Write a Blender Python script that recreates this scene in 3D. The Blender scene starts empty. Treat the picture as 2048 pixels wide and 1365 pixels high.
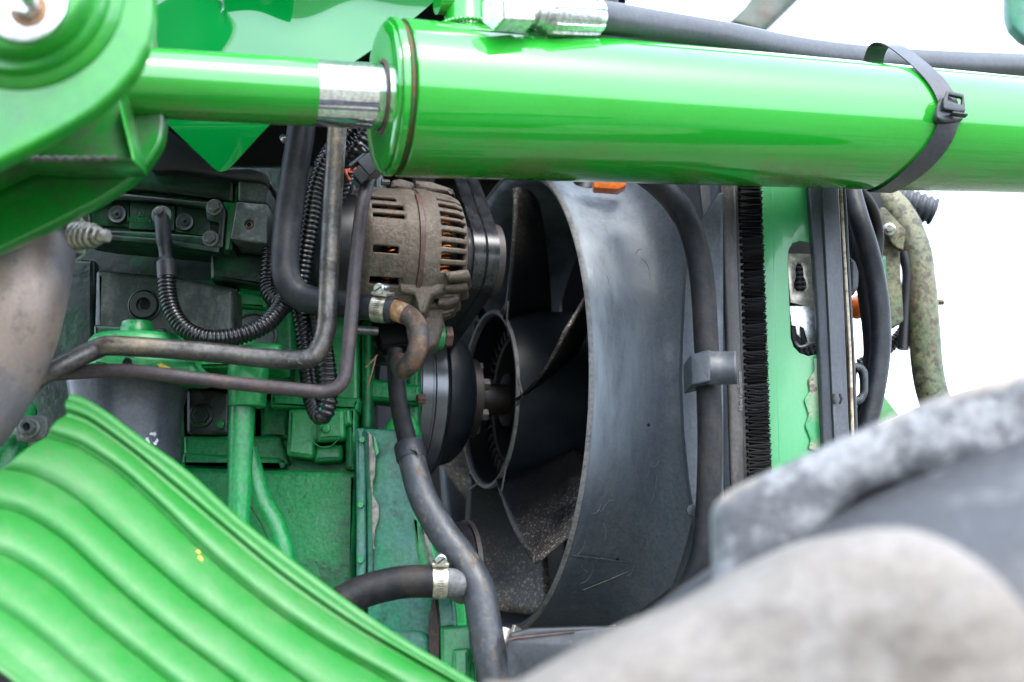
import bpy, bmesh, math, random
from mathutils import Vector, Matrix, noise
from math import sin, cos, pi, radians as RAD, sqrt, atan2, asin, tan
random.seed(7)
SC = bpy.context.scene
COL = SC.collection
# ------------------------------------------------------------ camera
CAMH, PITCH = 1.45, RAD(10)
KPX = 36.0/50.0/2048.0
cam = bpy.data.cameras.new("camera"); camo = bpy.data.objects.new("camera", cam); COL.objects.link(camo)
camo.location = (0, 0, CAMH); camo.rotation_euler = (RAD(90)+PITCH, 0, 0)
cam.lens = 50; cam.sensor_width = 36; cam.clip_start = 0.02; cam.clip_end = 2000
cam.dof.use_dof = True; cam.dof.focus_distance = 1.27; cam.dof.aperture_fstop = 5.0
SC.camera = camo
# ------------------------------------------------------------ sky, sun, exposure
SUN_EL, SUN_AZ = 52, 150      # azimuth clockwise from +Y (behind the camera, slightly to the right)
wd = bpy.data.worlds.new("World"); SC.world = wd; wd.use_nodes = True
wn = wd.node_tree.nodes; wl = wd.node_tree.links
bgn = wn.get("Background"); sky = wn.new("ShaderNodeTexSky"); sky.sky_type = 'NISHITA'; sky.sun_disc = False
sky.sun_elevation = RAD(SUN_EL); sky.sun_rotation = RAD(SUN_AZ); sky.air_density = 1.0; sky.dust_density = 5.0; sky.ozone_density = 1.0
hs = wn.new("ShaderNodeHueSaturation"); hs.inputs['Saturation'].default_value = 0.6
wl.new(sky.outputs[0], hs.inputs['Color']); oc = wn.new("ShaderNodeMix"); oc.data_type = 'RGBA'; oc.inputs[0].default_value = .7     # thin white overcast over the blue
oc.inputs[7].default_value = (4.9, 5.8, 7.3, 1); wl.new(hs.outputs[0], oc.inputs[6]); wl.new(oc.outputs[2], bgn.inputs[0]); bgn.inputs[1].default_value = 0.15
sl = bpy.data.lights.new("sun", 'SUN'); sl.energy = .6; sl.angle = RAD(20); sl.color = (1, .97, .92)
so = bpy.data.objects.new("sun", sl); COL.objects.link(so)
_d = Vector((sin(RAD(SUN_AZ))*cos(RAD(SUN_EL)), cos(RAD(SUN_AZ))*cos(RAD(SUN_EL)), sin(RAD(SUN_EL))))
so.rotation_euler = _d.to_track_quat('Z', 'Y').to_euler(); so.location = _d*5
SC.view_settings.view_transform = 'Standard'; SC.view_settings.look = 'None'
SC.view_settings.gamma = 1; SC.view_settings.exposure = 2.62
SC.render.engine = 'CYCLES'
SC.cycles.max_bounces = 6; SC.cycles.glossy_bounces = 4; SC.cycles.diffuse_bounces = 4
# ------------------------------------------------------------ placing helpers
def P(x, y, Y):
    u = (x-1024)*KPX; v = (682.5-y)*KPX
    t = Y/(cos(PITCH)-v*sin(PITCH))
    return Vector((u*t, Y, CAMH+(sin(PITCH)+v*cos(PITCH))*t))
def S(px, Y): return px*KPX*Y*1.012
WL = {}
def wloc(o): return WL.get(o.name, Vector((0, 0, 0))) if o else Vector((0, 0, 0))
def thing(name, label, cat, loc, group=None):
    o = bpy.data.objects.new(name, None); COL.objects.link(o); o.empty_display_size = .02
    o.location = loc; WL[o.name] = Vector(loc); o['label'] = label; o['category'] = cat
    if group: o['group'] = group
    return o
def tag(o, label, cat, group=None):
    o['label'] = label; o['category'] = cat
    if group: o['group'] = group
    return o
def link(name, me, mat, parent=None, smooth=35, bev=0, segs=2, kind=None, solid=0, label=None):
    vs = [v.co for v in me.vertices]
    n = max(1, len(vs)); c = Vector((sum(v.x for v in vs)/n, sum(v.y for v in vs)/n, sum(v.z for v in vs)/n))
    me.transform(Matrix.Translation(-c))
    o = bpy.data.objects.new(name, me); COL.objects.link(o)
    if parent: o.parent = parent
    o.location = c-wloc(parent); WL[o.name] = c
    if mat: me.materials.append(mat)
    if smooth:
        for p in me.polygons: p.use_smooth = True
        if not bev: me.set_sharp_from_angle(angle=RAD(smooth))
    if solid:
        m = o.modifiers.new("s", 'SOLIDIFY'); m.thickness = abs(solid); m.offset = -1 if solid > 0 else 1
    if bev:
        m = o.modifiers.new("b", 'BEVEL'); m.width = bev; m.segments = segs; m.limit_method = 'ANGLE'; m.angle_limit = RAD(32)
        m.harden_normals = True
    if kind: o['kind'] = kind
    if label: o['label'] = label
    return o
def pyd(V, F):
    me = bpy.data.meshes.new("m"); me.from_pydata([tuple(v) for v in V], [], F); me.validate(); me.update()
    bm = bmesh.new(); bm.from_mesh(me); bmesh.ops.recalc_face_normals(bm, faces=bm.faces); bm.to_mesh(me); bm.free()
    return me
def join(list_vf):
    V, F = [], []
    for v, f in list_vf:
        n = len(V); V += v; F += [tuple(i+n for i in q) for q in f]
    return V, F
def catmull(pts, n=10):
    p = [2*pts[0]-pts[1]]+pts+[2*pts[-1]-pts[-2]]; out = []
    for i in range(1, len(p)-2):
        for k in range(n):
            t = k/n; a, b, c, d = p[i-1], p[i], p[i+1], p[i+2]
            out.append(0.5*((2*b)+(c-a)*t+(2*a-5*b+4*c-d)*t*t+(3*b-a-3*c+d)*t**3))
    out.append(p[-2]); return out
def fillet(pts, r, n=8):
    out = [pts[0]]
    for i in range(1, len(pts)-1):
        a, b, c = pts[i-1], pts[i], pts[i+1]
        rr = r[i-1] if isinstance(r, (list, tuple)) else r
        d1 = (a-b); d2 = (c-b); l1, l2 = d1.length, d2.length; d1.normalize(); d2.normalize()
        ang = d1.angle(d2)
        tl = min(rr/max(tan(ang/2), .05), l1*.49, l2*.49)
        s, e = b+d1*tl, b+d2*tl
        for k in range(n+1):
            t = k/n; out.append((1-t)**2*s+2*t*(1-t)*b+t*t*e)
    out.append(pts[-1]); return out
def resample(pts, step):
    L = [0]
    for i in range(1, len(pts)): L.append(L[-1]+(pts[i]-pts[i-1]).length)
    n = max(2, int(L[-1]/step)+1); out = []; j = 0
    for k in range(n+1):
        s = L[-1]*k/n
        while j < len(pts)-2 and L[j+1] < s: j += 1
        d = L[j+1]-L[j]; t = (s-L[j])/d if d > 1e-9 else 0
        out.append(pts[j].lerp(pts[j+1], min(1, max(0, t))))
    return out, L[-1]
def sweep_vf(path, rad, n=16, cap=True):
    N = len(path); V, F = [], []
    T = [(path[min(i+1, N-1)]-path[max(i-1, 0)]).normalized() for i in range(N)]
    up = Vector((0, -1, 0.2)) if abs(T[0].y) < .9 else Vector((0, 0, 1))
    u = (up-T[0]*up.dot(T[0])).normalized()
    for i in range(N):
        u = (u-T[i]*u.dot(T[i])).normalized(); w = T[i].cross(u)
        r = rad(i/(N-1)) if callable(rad) else rad
        for k in range(n):
            a = 2*pi*k/n; V.append(path[i]+(u*cos(a)+w*sin(a))*r)
    for i in range(N-1):
        for k in range(n):
            F.append((i*n+k, i*n+(k+1) % n, (i+1)*n+(k+1) % n, (i+1)*n+k))
    if cap:
        F.append(tuple(range(n-1, -1, -1))); F.append(tuple((N-1)*n+k for k in range(n)))
    return V, F
def tube(name, pts, r, mat, parent=None, mode='cat', n=20, step=.004, fr=.03, **kw):
    p = [P(*q) if not isinstance(q, Vector) else q for q in pts]
    p = catmull(p, 10) if mode == 'cat' else (fillet(p, fr) if mode == 'fil' else p)
    p, L = resample(p, step)
    return link(name, pyd(*sweep_vf(p, r, n)), mat, parent, **kw)
def conduit(name, pts, r, mat, parent=None, pitch=.0048, mode='cat', fr=.03, n=16, **kw):
    p = [P(*q) if not isinstance(q, Vector) else q for q in pts]
    p = catmull(p, 10) if mode == 'cat' else fillet(p, fr)
    L = resample(p, .01)[1]; nr = int(L/pitch)
    p, L = resample(p, L/(nr*6))
    N = len(p)
    prof = [1.0, 1.0, .97, .84, .84, .97]
    V, F = sweep_vf(p, lambda t: r*prof[int(round(t*(N-1))) % 6], n)
    return link(name, pyd(V, F), mat, parent, smooth=60, **kw)
def basis(axis):
    a = Vector(axis).normalized()
    z = Vector((0, 0, 1)) if abs(a.z) < .9 else Vector((0, 1, 0))
    u = a.cross(z).normalized(); v = u.cross(a).normalized()
    return a, u, v
def lathe_vf(o, axis, prof, n=48, a0=0, a1=2*pi, capends=True):
    a, u, v = basis(axis); V, F = [], []
    full = abs(a1-a0-2*pi) < 1e-4; m = n if full else n+1
    for s, r in prof:
        for k in range(m):
            t = a0+(a1-a0)*k/n; V.append(o+a*s+(u*cos(t)+v*sin(t))*r)
    for i in range(len(prof)-1):
        for k in range(n):
            k2 = (k+1) % m
            F.append((i*m+k, i*m+k2, (i+1)*m+k2, (i+1)*m+k))
    if full and capends:
        if prof[0][1] > 1e-5: F.append(tuple(range(m)))
        if prof[-1][1] > 1e-5: F.append(tuple((len(prof)-1)*m+k for k in range(m)))
    return V, F
def lathe(name, o, axis, prof, mat, parent=None, n=48, smooth=35, **kw):
    ce = kw.pop('capends', True); a0 = kw.pop('a0', 0); a1 = kw.pop('a1', 2*pi)
    return link(name, pyd(*lathe_vf(o, axis, prof, n, a0, a1, ce)), mat, parent, smooth=smooth, **kw)
def cylb(name, o, axis, r, l, mat, parent=None, b=.0008, n=32, **kw):
    b = min(b, r*.3, l*.3)
    return lathe(name, o, axis, [(0, r-b), (b*.3, r-b*.3), (b, r), (l-b, r), (l-b*.3, r-b*.3), (l, r-b)], mat, parent, n, smooth=60, **kw)
def hexa(name, o, axis, r, h, mat, parent=None, rot=0, **kw):
    a, u, v = basis(axis); V = []
    for s, rr in ((0, r), (h, r)):
        for k in range(6):
            t = rot+k*pi/3; V.append(o+a*s+(u*cos(t)+v*sin(t))*rr)
    F = [tuple(range(6)), tuple(range(6, 12))]+[(k, (k+1) % 6, 6+(k+1) % 6, 6+k) for k in range(6)]
    return link(name, pyd(V, F), mat, parent, bev=r*.12, **kw)
def box_vf(c, sx, sy, sz, M=None):
    V = [];
    for dx in (-.5, .5):
        for dy in (-.5, .5):
            for dz in (-.5, .5):
                v = Vector((dx*sx, dy*sy, dz*sz)); V.append((M @ v if M else v)+c)
    return V, [(0, 1, 3, 2), (4, 6, 7, 5), (0, 4, 5, 1), (2, 3, 7, 6), (0, 2, 6, 4), (1, 5, 7, 3)]
def box(name, c, sx, sy, sz, mat, parent=None, M=None, bev=.001, **kw):
    return link(name, pyd(*box_vf(c, sx, sy, sz, M)), mat, parent, bev=bev, **kw)
def rpoly(pts, r=10, n=5):
    p = [Vector((a, b, 0)) for a, b in pts]; out = []; N = len(p)
    for i in range(N):
        a, b, c = p[i-1], p[i], p[(i+1) % N]; d1 = a-b; d2 = c-b; l = min(r, d1.length*.45, d2.length*.45)
        s, e = b+d1.normalized()*l, b+d2.normalized()*l
        for k in range(n+1):
            t = k/n; q = (1-t)**2*s+2*t*(1-t)*b+t*t*e; out.append((q.x, q.y))
    return out
def circ(cx, cy, r, n=28, ry=None): return [(cx+r*cos(2*pi*k/n), cy+(ry or r)*sin(2*pi*k/n)) for k in range(n)]
def plate(name, pts, Y, th, mat, parent=None, bev=.0015, holes=(), tx=0, tz=0, rnd=0, fn=None, segs=2, **kw):
    """polygon outline (photo points) standing at distance Y, thickness th away from the camera; tx, tz tilt it"""
    loops = [rpoly(pts, rnd) if rnd else pts]+list(holes)
    W = [[P(x, y, Y) for x, y in L] for L in loops]
    cu = bpy.data.curves.new("c", 'CURVE'); cu.dimensions = '2D'; cu.fill_mode = 'BOTH'
    for L in W:
        s = cu.splines.new('POLY'); s.points.add(len(L)-1); s.use_cyclic_u = True
        for i, q in enumerate(L): s.points[i].co = (q.x, q.z, 0, 1)
    bev = min(bev, th*.45)
    cu.extrude = th/2-bev; cu.bevel_depth = bev; cu.bevel_resolution = segs-1; cu.offset = -bev
    tmp = bpy.data.objects.new("t", cu); me = bpy.data.meshes.new_from_object(tmp)
    bpy.data.objects.remove(tmp)
    xc = sum(q.x for q in W[0])/len(W[0]); zc = sum(q.z for q in W[0])/len(W[0])
    for v in me.vertices:
        x, z, d = v.co
        y = Y+th/2-d+tx*(x-xc)+tz*(z-zc)
        if fn: y += fn(x-xc, z-zc)
        v.co = (x, y, z)
    me.materials.clear(); me.update()
    bm = bmesh.new(); bm.from_mesh(me); bmesh.ops.remove_doubles(bm, verts=bm.verts, dist=1e-6)
    bmesh.ops.recalc_face_normals(bm, faces=bm.faces); bm.to_mesh(me); bm.free()
    return link(name, me, mat, parent, **kw)
def text(name, s, x, y, Y, h, mat, parent, rotdeg=0, depth=.0003, sx=1.0, **kw):
    cu = bpy.data.curves.new("t", 'FONT'); cu.body = s; cu.size = h; cu.extrude = depth; cu.align_x = 'CENTER'; cu.align_y = 'CENTER'
    tmp = bpy.data.objects.new("t", cu); me = bpy.data.meshes.new_from_object(tmp); bpy.data.objects.remove(tmp)
    c = P(x, y, Y); a = RAD(rotdeg)
    for v in me.vertices:
        X, Z, d = v.co.x*sx, v.co.y, v.co.z
        v.co = (c.x+X*cos(a)-Z*sin(a), c.y-d, c.z+X*sin(a)+Z*cos(a))
    me.materials.clear(); me.update()
    return link(name, me, mat, parent, smooth=0, **kw)
# ------------------------------------------------------------ materials
def mat(name, base, rough=.5, metal=0, layers=(), bump=None, spec=.5, coat=0, rvar=0, bump2=None, under=None, grain=.3, gsc=320):
    dk = 1 if metal > .5 else .72
    base = tuple(c*dk for c in base); layers = [(tuple(c*dk for c in l[0]),)+tuple(l[1:]) for l in layers]
    m = bpy.data.materials.new(name); m.use_nodes = True; nt = m.node_tree; N = nt.nodes; L = nt.links
    b = N['Principled BSDF']; tc = N.new('ShaderNodeTexCoord')
    b.inputs['Metallic'].default_value = metal; b.inputs['Specular IOR Level'].default_value = spec
    if coat: b.inputs['Coat Weight'].default_value = coat; b.inputs['Coat Roughness'].default_value = .06
    def nz(scale, detail=5, stretch=(1, 1, 1), rough_=.6, w=0):
        mp = N.new('ShaderNodeMapping'); mp.inputs['Scale'].default_value = stretch; mp.inputs['Location'].default_value = (w, w*.7, w*.3)
        L.new(tc.outputs['Object'], mp.inputs[0])
        t = N.new('ShaderNodeTexNoise'); t.inputs['Scale'].default_value = scale; t.inputs['Detail'].default_value = detail
        t.inputs['Roughness'].default_value = rough_; L.new(mp.outputs[0], t.inputs['Vector']); return t.outputs['Fac']
    def ramp(src, lo, hi, amt=1):
        r = N.new('ShaderNodeMapRange'); r.inputs[1].default_value = lo; r.inputs[2].default_value = hi
        r.inputs[3].default_value = 0; r.inputs[4].default_value = amt; L.new(src, r.inputs[0]); return r.outputs[0]
    col = N.new('ShaderNodeRGB'); col.outputs[0].default_value = (*base, 1); cur = col.outputs[0]
    rv = N.new('ShaderNodeValue'); rv.outputs[0].default_value = rough; rc = rv.outputs[0]
    mc = None
    for i, ly in enumerate(layers):
        c, sc, lo, hi = ly[0], ly[1], ly[2], ly[3]; amt = ly[4] if len(ly) > 4 else 1
        st = ly[5] if len(ly) > 5 else (1, 1, 1); lr = ly[6] if len(ly) > 6 else None
        md = (lo+hi)/2-.04; hf = (hi-lo)*.32
        f = ramp(nz(sc*2.0, 7, st, .68, 3.1*i+1), md-hf, md+hf, amt)
        mx = N.new('ShaderNodeMix'); mx.data_type = 'RGBA'; L.new(f, mx.inputs[0]); L.new(cur, mx.inputs[6]); mx.inputs[7].default_value = (*c, 1); cur = mx.outputs[2]
        if lr is not None:
            mr = N.new('ShaderNodeMix'); mr.data_type = 'FLOAT'; L.new(f, mr.inputs[0]); L.new(rc, mr.inputs[2]); mr.inputs[3].default_value = lr; rc = mr.outputs[0]
    if under:   # settled mud clinging to downward faces: (colour, noise scale, amount, start, end of normal z)
        g = N.new('ShaderNodeNewGeometry'); sx = N.new('ShaderNodeSeparateXYZ'); L.new(g.outputs['Normal'], sx.inputs[0])
        f1 = ramp(sx.outputs[2], under[3], under[4], 1); f2 = ramp(nz(under[1], 6, under[5] if len(under) > 5 else (1, 1, 1)), .42, .62, under[2])
        mu = N.new('ShaderNodeMath'); mu.operation = 'MULTIPLY'; L.new(f1, mu.inputs[0]); L.new(f2, mu.inputs[1])
        mx = N.new('ShaderNodeMix'); mx.data_type = 'RGBA'; L.new(mu.outputs[0], mx.inputs[0]); L.new(cur, mx.inputs[6]); mx.inputs[7].default_value = (*under[0], 1); cur = mx.outputs[2]
        mr = N.new('ShaderNodeMix'); mr.data_type = 'FLOAT'; L.new(mu.outputs[0], mr.inputs[0]); L.new(rc, mr.inputs[2]); mr.inputs[3].default_value = .6; rc = mr.outputs[0]
    if rvar:
        a = N.new('ShaderNodeMath'); a.operation = 'ADD'; L.new(rc, a.inputs[0]); L.new(ramp(nz(40, 5, (1, 1, 1), .6, 9), .3, .7, rvar), a.inputs[1]); rc = a.outputs[0]
    if grain:
        gm = N.new('ShaderNodeMapRange'); gm.inputs[1].default_value = .3; gm.inputs[2].default_value = .7; gm.inputs[3].default_value = 1-grain; gm.inputs[4].default_value = 1+grain
        L.new(nz(gsc, 3, (1, 1, 1), .6, 13), gm.inputs[0])
        vm = N.new('ShaderNodeVectorMath'); vm.operation = 'SCALE'; L.new(cur, vm.inputs[0]); L.new(gm.outputs[0], vm.inputs['Scale']); cur = vm.outputs[0]
    L.new(cur, b.inputs['Base Color']); L.new(rc, b.inputs['Roughness'])
    nn = None
    for bb in (bump, bump2):
        if bb:
            bn = N.new('ShaderNodeBump'); bn.inputs['Distance'].default_value = bb[1]; bn.inputs['Strength'].default_value = 1
            L.new(nz(bb[0], 4, bb[2] if len(bb) > 2 else (1, 1, 1), .55, 5), bn.inputs['Height'])
            if nn: L.new(nn, bn.inputs['Normal'])
            nn = bn.outputs[0]
    if nn: L.new(nn, b.inputs['Normal'])
    return m
MUD = (.11, .075, .04)
G0 = (.012, .27, .014)
M = {}
M['barrel'] = mat('barrel_paint', G0, .05, layers=[((.012, .33, .03), 3, .4, .65, .5, (1, 1, 3)), ((.13, .13, .06), 130, .70, .76, .5)], spec=.65, coat=.4, rvar=.02, grain=.04, under=((.09, .085, .03), 16, .6, -.6, -.95, (1, 1, 2)))
M['bracket'] = mat('bracket_paint', G0, .25, layers=[((.01, .19, .04), 14, .45, .7, .5)], spec=.6, coat=.3, rvar=.12, grain=.08, bump=(60, .0004))
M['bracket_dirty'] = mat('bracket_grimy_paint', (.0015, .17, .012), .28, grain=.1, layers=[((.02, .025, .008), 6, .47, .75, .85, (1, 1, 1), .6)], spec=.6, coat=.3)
M['hood'] = mat('hood_paint', (.0005, .18, .03), .04, layers=[((.005, .07, .03), 40, .74, .77, .4)], spec=.6, coat=.5, grain=0)
M['ribbed'] = mat('ribbed_panel_paint', (.004, .165, .012), .48, layers=[((.16, .22, .13), 6, .42, .95, .4), ((.16, .13, .09), 100, .55, .8, .3), ((.05, .06, .03), 5, .66, .9, .5), ((.25, .18, .02), 45, .77, .79, .8)], spec=.45, coat=0, rvar=.1, grain=.08)
M['cast'] = mat('cast_green_paint', (.004, .225, .055), .36, layers=[((.004, .035, .015), 5, .5, .68, .75), ((.05, .12, .07), 24, .55, .75, .5), ((.006, .01, .008), 70, .62, .74, .6)], spec=.35, rvar=.2, bump=(190, .0008), bump2=(20, .002))
M['cast_smooth'] = mat('cast_green_smooth', (.004, .23, .05), .3, layers=[((.004, .03, .012), 12, .55, .72, .6), ((.06, .17, .09), 30, .55, .75, .5)], spec=.5, rvar=.2, bump=(90, .0005))
M['cover'] = mat('timing_cover_paint', (.012, .19, .10), .36, layers=[((.07, .19, .16), 11, .45, .7, .8, (1, 1, .4)), ((.006, .03, .02), 14, .55, .7, .7), ((.01, .16, .04), 8, .55, .7, .5)], spec=.5, rvar=.2, bump=(60, .0006))
M['grime'] = mat('grimy_green_black', (.004, .024, .012), .28, layers=[((.003, .09, .026), 9, .52, .70, .8), ((.06, .075, .06), 45, .6, .78, .6), ((.003, .004, .003), 12, .4, .6, .5)], spec=.5, rvar=.25, bump=(150, .0006))
M['worn'] = mat('worn_metal_green', (.09, .105, .095), .38, layers=[((.012, .022, .015), 12, .5, .68, .7), ((.25, .27, .24), 30, .55, .75, .8), ((.004, .1, .02), 18, .62, .75, .7)], metal=.2, rvar=.2, bump=(120, .0005))
M['rubber'] = mat('hose_rubber', (.013, .015, .02), .42, layers=[((.045, .045, .045), 24, .45, .75, .6), ((.09, .075, .05), 60, .66, .78, .4)], spec=.32, rvar=.15, bump=(300, .0003))
M['rubber_dusty'] = mat('dusty_hose_rubber', (.006, .007, .009), .55, layers=[((.030, .024, .018), 18, .48, .68, .7, (1, 1, .5)), ((.018, .018, .02), 60, .45, .7, .5)], spec=.22, rvar=.1, bump=(240, .0004))
M['rubber_mud'] = mat('mud_caked_hose_rubber', (.018, .022, .028), .4, layers=[((.04, .045, .05), 40, .45, .75, .7), ((.12, .09, .055), 55, .585, .68, .7, (1, 1, .6), .8)], spec=.5, rvar=.15, bump=(150, .0006))
M['conduit'] = mat('conduit_plastic', (.004, .004, .005), .28, layers=[((.014, .013, .012), 30, .55, .75, .5)], spec=.5)
M['plastic'] = mat('black_plastic', (.008, .009, .011), .38, layers=[((.04, .04, .04), 30, .5, .8, .5)], spec=.5, rvar=.1)
M['dark'] = mat('black_metal_and_shade', (.003, .003, .003), .6, layers=[((.010, .008, .006), 20, .5, .7, .6)], spec=.3)  # near-black small parts; also the painted shade inside holes and recesses
M['shroud'] = mat('weathered_shroud_plastic', (.042, .052, .066), .42, layers=[((.07, .085, .10), 3, .25, .9, .8, (4, 4, .5)), ((.15, .14, .12), 3, .45, .95, .6, (3, 3, .8)), ((.022, .032, .05), 3, .35, .8, .8, (2, 2, .6)), ((.17, .18, .19), 30, .66, .78, .35, (5, 5, .2))], spec=.55, rvar=.25, bump=(30, .0012, (2, 2, .5)))
M['blade'] = mat('fan_blade_plastic', (.0035, .005, .008), .42, layers=[((.014, .011, .009), 5, .5, .7, .7), ((.12, .10, .08), 160, .63, .70, .45)], spec=.35, rvar=.1)
M['hub'] = mat('fan_hub_plastic', (.022, .022, .023), .45, layers=[((.07, .06, .05), 30, .5, .7, .7)])
M['rimgrey'] = mat('scuffed_grey_edge', (.16, .155, .15), .5, layers=[((.05, .05, .05), 40, .5, .7, .7)])
M['steel'] = mat('bare_pipe_steel', (.10, .095, .09), .34, metal=.8, layers=[((.22, .175, .12), 14, .48, .7, .7, (1, 1, .5)), ((.035, .032, .032), 24, .5, .7, .8), ((.4, .4, .38), 90, .66, .75, .6)], rvar=.2, bump=(160, .0003))
M['brownpipe'] = mat('dull_brown_pipe', (.055, .042, .045), .45, metal=.25, layers=[((.10, .06, .05), 40, .5, .7, .6), ((.03, .03, .034), 30, .5, .7, .6)], rvar=.1, bump=(180, .0004))
M['elbow'] = mat('corroded_elbow', (.065, .055, .048), .5, metal=.3, layers=[((.20, .09, .035), 20, .5, .66, .8), ((.02, .022, .025), 26, .5, .68, .8), ((.4, .3, .18), 60, .68, .73, .7)], rvar=.15, bump=(110, .0007))
M['orange_rust'] = mat('orange_rust', (.28, .13, .05), .6, layers=[((.42, .33, .2), 60, .5, .68, .7), ((.10, .05, .03), 70, .58, .72, .7)], bump=(120, .0006))
M['chrome'] = mat('chrome_rod', (.75, .75, .77), .04, metal=1, layers=[((.35, .36, .38), 60, .62, .78, .5)])
M['zinc'] = mat('zinc_plated_steel', (.55, .56, .56), .25, metal=1, layers=[((.28, .27, .25), 90, .5, .72, .7)], rvar=.15)
M['stainless'] = mat('clamp_band_steel', (.5, .46, .38), .3, metal=.9, layers=[((.3, .22, .15), 60, .5, .72, .6)], rvar=.15)
M['bolt'] = mat('dull_bolt_steel', (.13, .125, .12), .42, metal=.7, layers=[((.05, .045, .04), 90, .5, .66, .8), ((.02, .08, .03), 50, .62, .7, .6)], bump=(200, .0003))
M['plug'] = mat('blackened_plug', (.012, .018, .014), .5, layers=[((.03, .05, .04), 40, .5, .7, .6)], spec=.5)
M['alu'] = mat('dusty_cast_alloy', (.13, .098, .072), .6, metal=.15, layers=[((.20, .172, .135), 7, .42, .7, .7), ((.055, .043, .028), 14, .55, .7, .7), ((.42, .4, .36), 260, .69, .74, .8)], bump=(330, .0007), bump2=(60, .0008))
M['rustband'] = mat('rust_brown_strip', (.085, .04, .032), .55, layers=[((.17, .08, .045), 60, .5, .7, .6)], bump=(200, .0004))
M['copper'] = mat('copper_wire', (.75, .22, .06), .3, metal=1)
M['belt'] = mat('belt_rubber', (.02, .021, .024), .33, layers=[((.045, .045, .05), 20, .4, .7, .6)], spec=.5, bump=(60, .0004, (1, 1, .03)))
M['belt_back'] = mat('shiny_worn_belt_back', (.010,.011,.013), .26, metal=0, layers=[((.035,.037,.042),60,.45,.62,.8,(1,1,.05)),((.02,.02,.022),50,.5,.66,.6,(1,1,.05))])
M['pulley'] = mat('polished_groove_steel', (.10, .105, .115), .24, metal=.6, grain=.1)
M['pulleyblack'] = mat('satin_black_pulley', (.006, .010, .014), .32, layers=[((.018, .022, .027), 30, .5, .75, .5)], rvar=.1)
M['exhaust'] = mat('heat_tinted_pipe', (.30, .24, .205), .36, metal=.4, grain=.1, layers=[((.17, .17, .19), 3, .45, .62, .8, (1, 1, .5)), ((.33, .24, .19), 5, .45, .65, .8), ((.50, .20, .11), 4, .58, .72, .6, (1, 1, .5)), ((.07, .055, .05), 26, .55, .72, .5)], rvar=.15)
M['filter'] = mat('filter_can_paint', (.05, .06, .075), .24, layers=[((.11, .115, .13), 8, .45, .7, .6), ((.13, .11, .09), 40, .62, .75, .4)], spec=.5, rvar=.2)
M['white'] = mat('white_print', (.6, .66, .68), .5)
M['tiepl'] = mat('grey_black_tie_plastic', (.03, .032, .038), .3, layers=[((.05, .05, .055), 20, .5, .7, .5)], spec=.5, rvar=.1)
M['column'] = mat('frame_column_paint', (.025, .30, .085), .32, grain=.05, layers=[((.05, .33, .11), 6, .45, .7, .6, (3, 3, .3)), ((.35, .33, .2), 12, .66, .8, .4)], spec=.5, coat=.3, rvar=.15)
M['column_rust'] = mat('rust_eaten_cream_paint', (.035, .32, .10), .42, grain=.05, layers=[((.30, .33, .2), 14, .40, .62, .9), ((.13, .055, .03), 26, .56, .62, .95)], bump=(60, .0006))
M['strip'] = mat('grey_black_strip', (.03, .037, .046), .42, layers=[((.09, .09, .095), 10, .5, .75, .6, (2, 2, .3))], spec=.55, rvar=.15)
M['seal'] = mat('dusty_seal_strip', (.022, .02, .02), .5, layers=[((.1, .085, .075), 14, .45, .7, .7, (2, 2, .4))], bump=(120, .0004))
M['bristle'] = mat('black_bristle', (.003, .003, .0035), .6, spec=.12, grain=0)
M['lichen'] = mat('lichen_stained_tube', (.17, .17, .09), .5, layers=[((.05, .11, .05), 5, .45, .7, .8, (1, 1, .5)), ((.27, .23, .11), 20, .5, .72, .5), ((.05, .035, .022), 60, .53, .62, .9), ((.10, .06, .04), 8, .55, .7, .5, (1, 1, .4))], rvar=.15, bump=(80, .0006))
M['galv'] = mat('galvanised_bracket', (.42, .38, .32), .35, metal=.6, layers=[((.16, .13, .1), 30, .55, .75, .6)])
M['orange'] = mat('orange_lamp_plastic', (.75, .16, .02), .3)
M['tyre'] = mat('tyre_rubber', (.035, .037, .042), .6, layers=[((.09, .09, .09), 10, .5, .7, .6)], bump=(60, .002))
M['tyre_dust'] = mat('dust_caked_tyre_lug', (.06, .064, .07), .75, layers=[((.21, .215, .22), 26, .45, .62, .9), ((.05, .055, .065), 14, .58, .7, .8)], bump=(70, .003), under=((.26, .21, .16), 12, .9, .35, .75))
M['tyre_top'] = mat('muddy_tyre_lug', (.165, .145, .125), .8, layers=[((.21, .20, .19), 6, .45, .75, .8), ((.085, .068, .055), 8, .55, .7, .7)], bump=(60, .003))
M['gasket'] = mat('peeling_sealant', (.22, .21, .18), .55, layers=[((.08, .10, .07), 60, .5, .65, .8), ((.3, .22, .12), 90, .6, .7, .6)], bump=(120, .001))
M['redwire'] = mat('red_wire', (.45, .09, .05), .4)
M['straw'] = mat('dry_straw', (.25, .13, .07), .7)
M['teal'] = mat('teal_thread', (.01, .25, .2), .5)
M['fin'] = mat('radiator_fin', (.025, .03, .036), .4, metal=.3)
M['hose_hyd'] = mat('hydraulic_hose_rubber', (.03, .032, .037), .36, layers=[((.05, .05, .055), 30, .45, .7, .5), ((.3, .28, .2), 160, .75, .78, .6)], spec=.5, bump=(120, .0003))
M['ground'] = mat('gravel_yard', (.20, .20, .15), .9, layers=[((.26, .25, .19), 30, .4, .7, .7), ((.10, .13, .06), 1.2, .5, .62, .8), ((.06, .055, .05), 90, .55, .7, .7)], bump=(60, .02))
M['tan'] = mat('cream_rust_edge', (.42, .37, .27), .5, layers=[((.16, .08, .04), 40, .56, .66, .8)])
M['rustgroove'] = mat('rusty_weld_groove', (.10, .055, .02), .6, layers=[((.02, .09, .02), 30, .5, .6, .8)], bump=(100, .0006))
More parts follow.
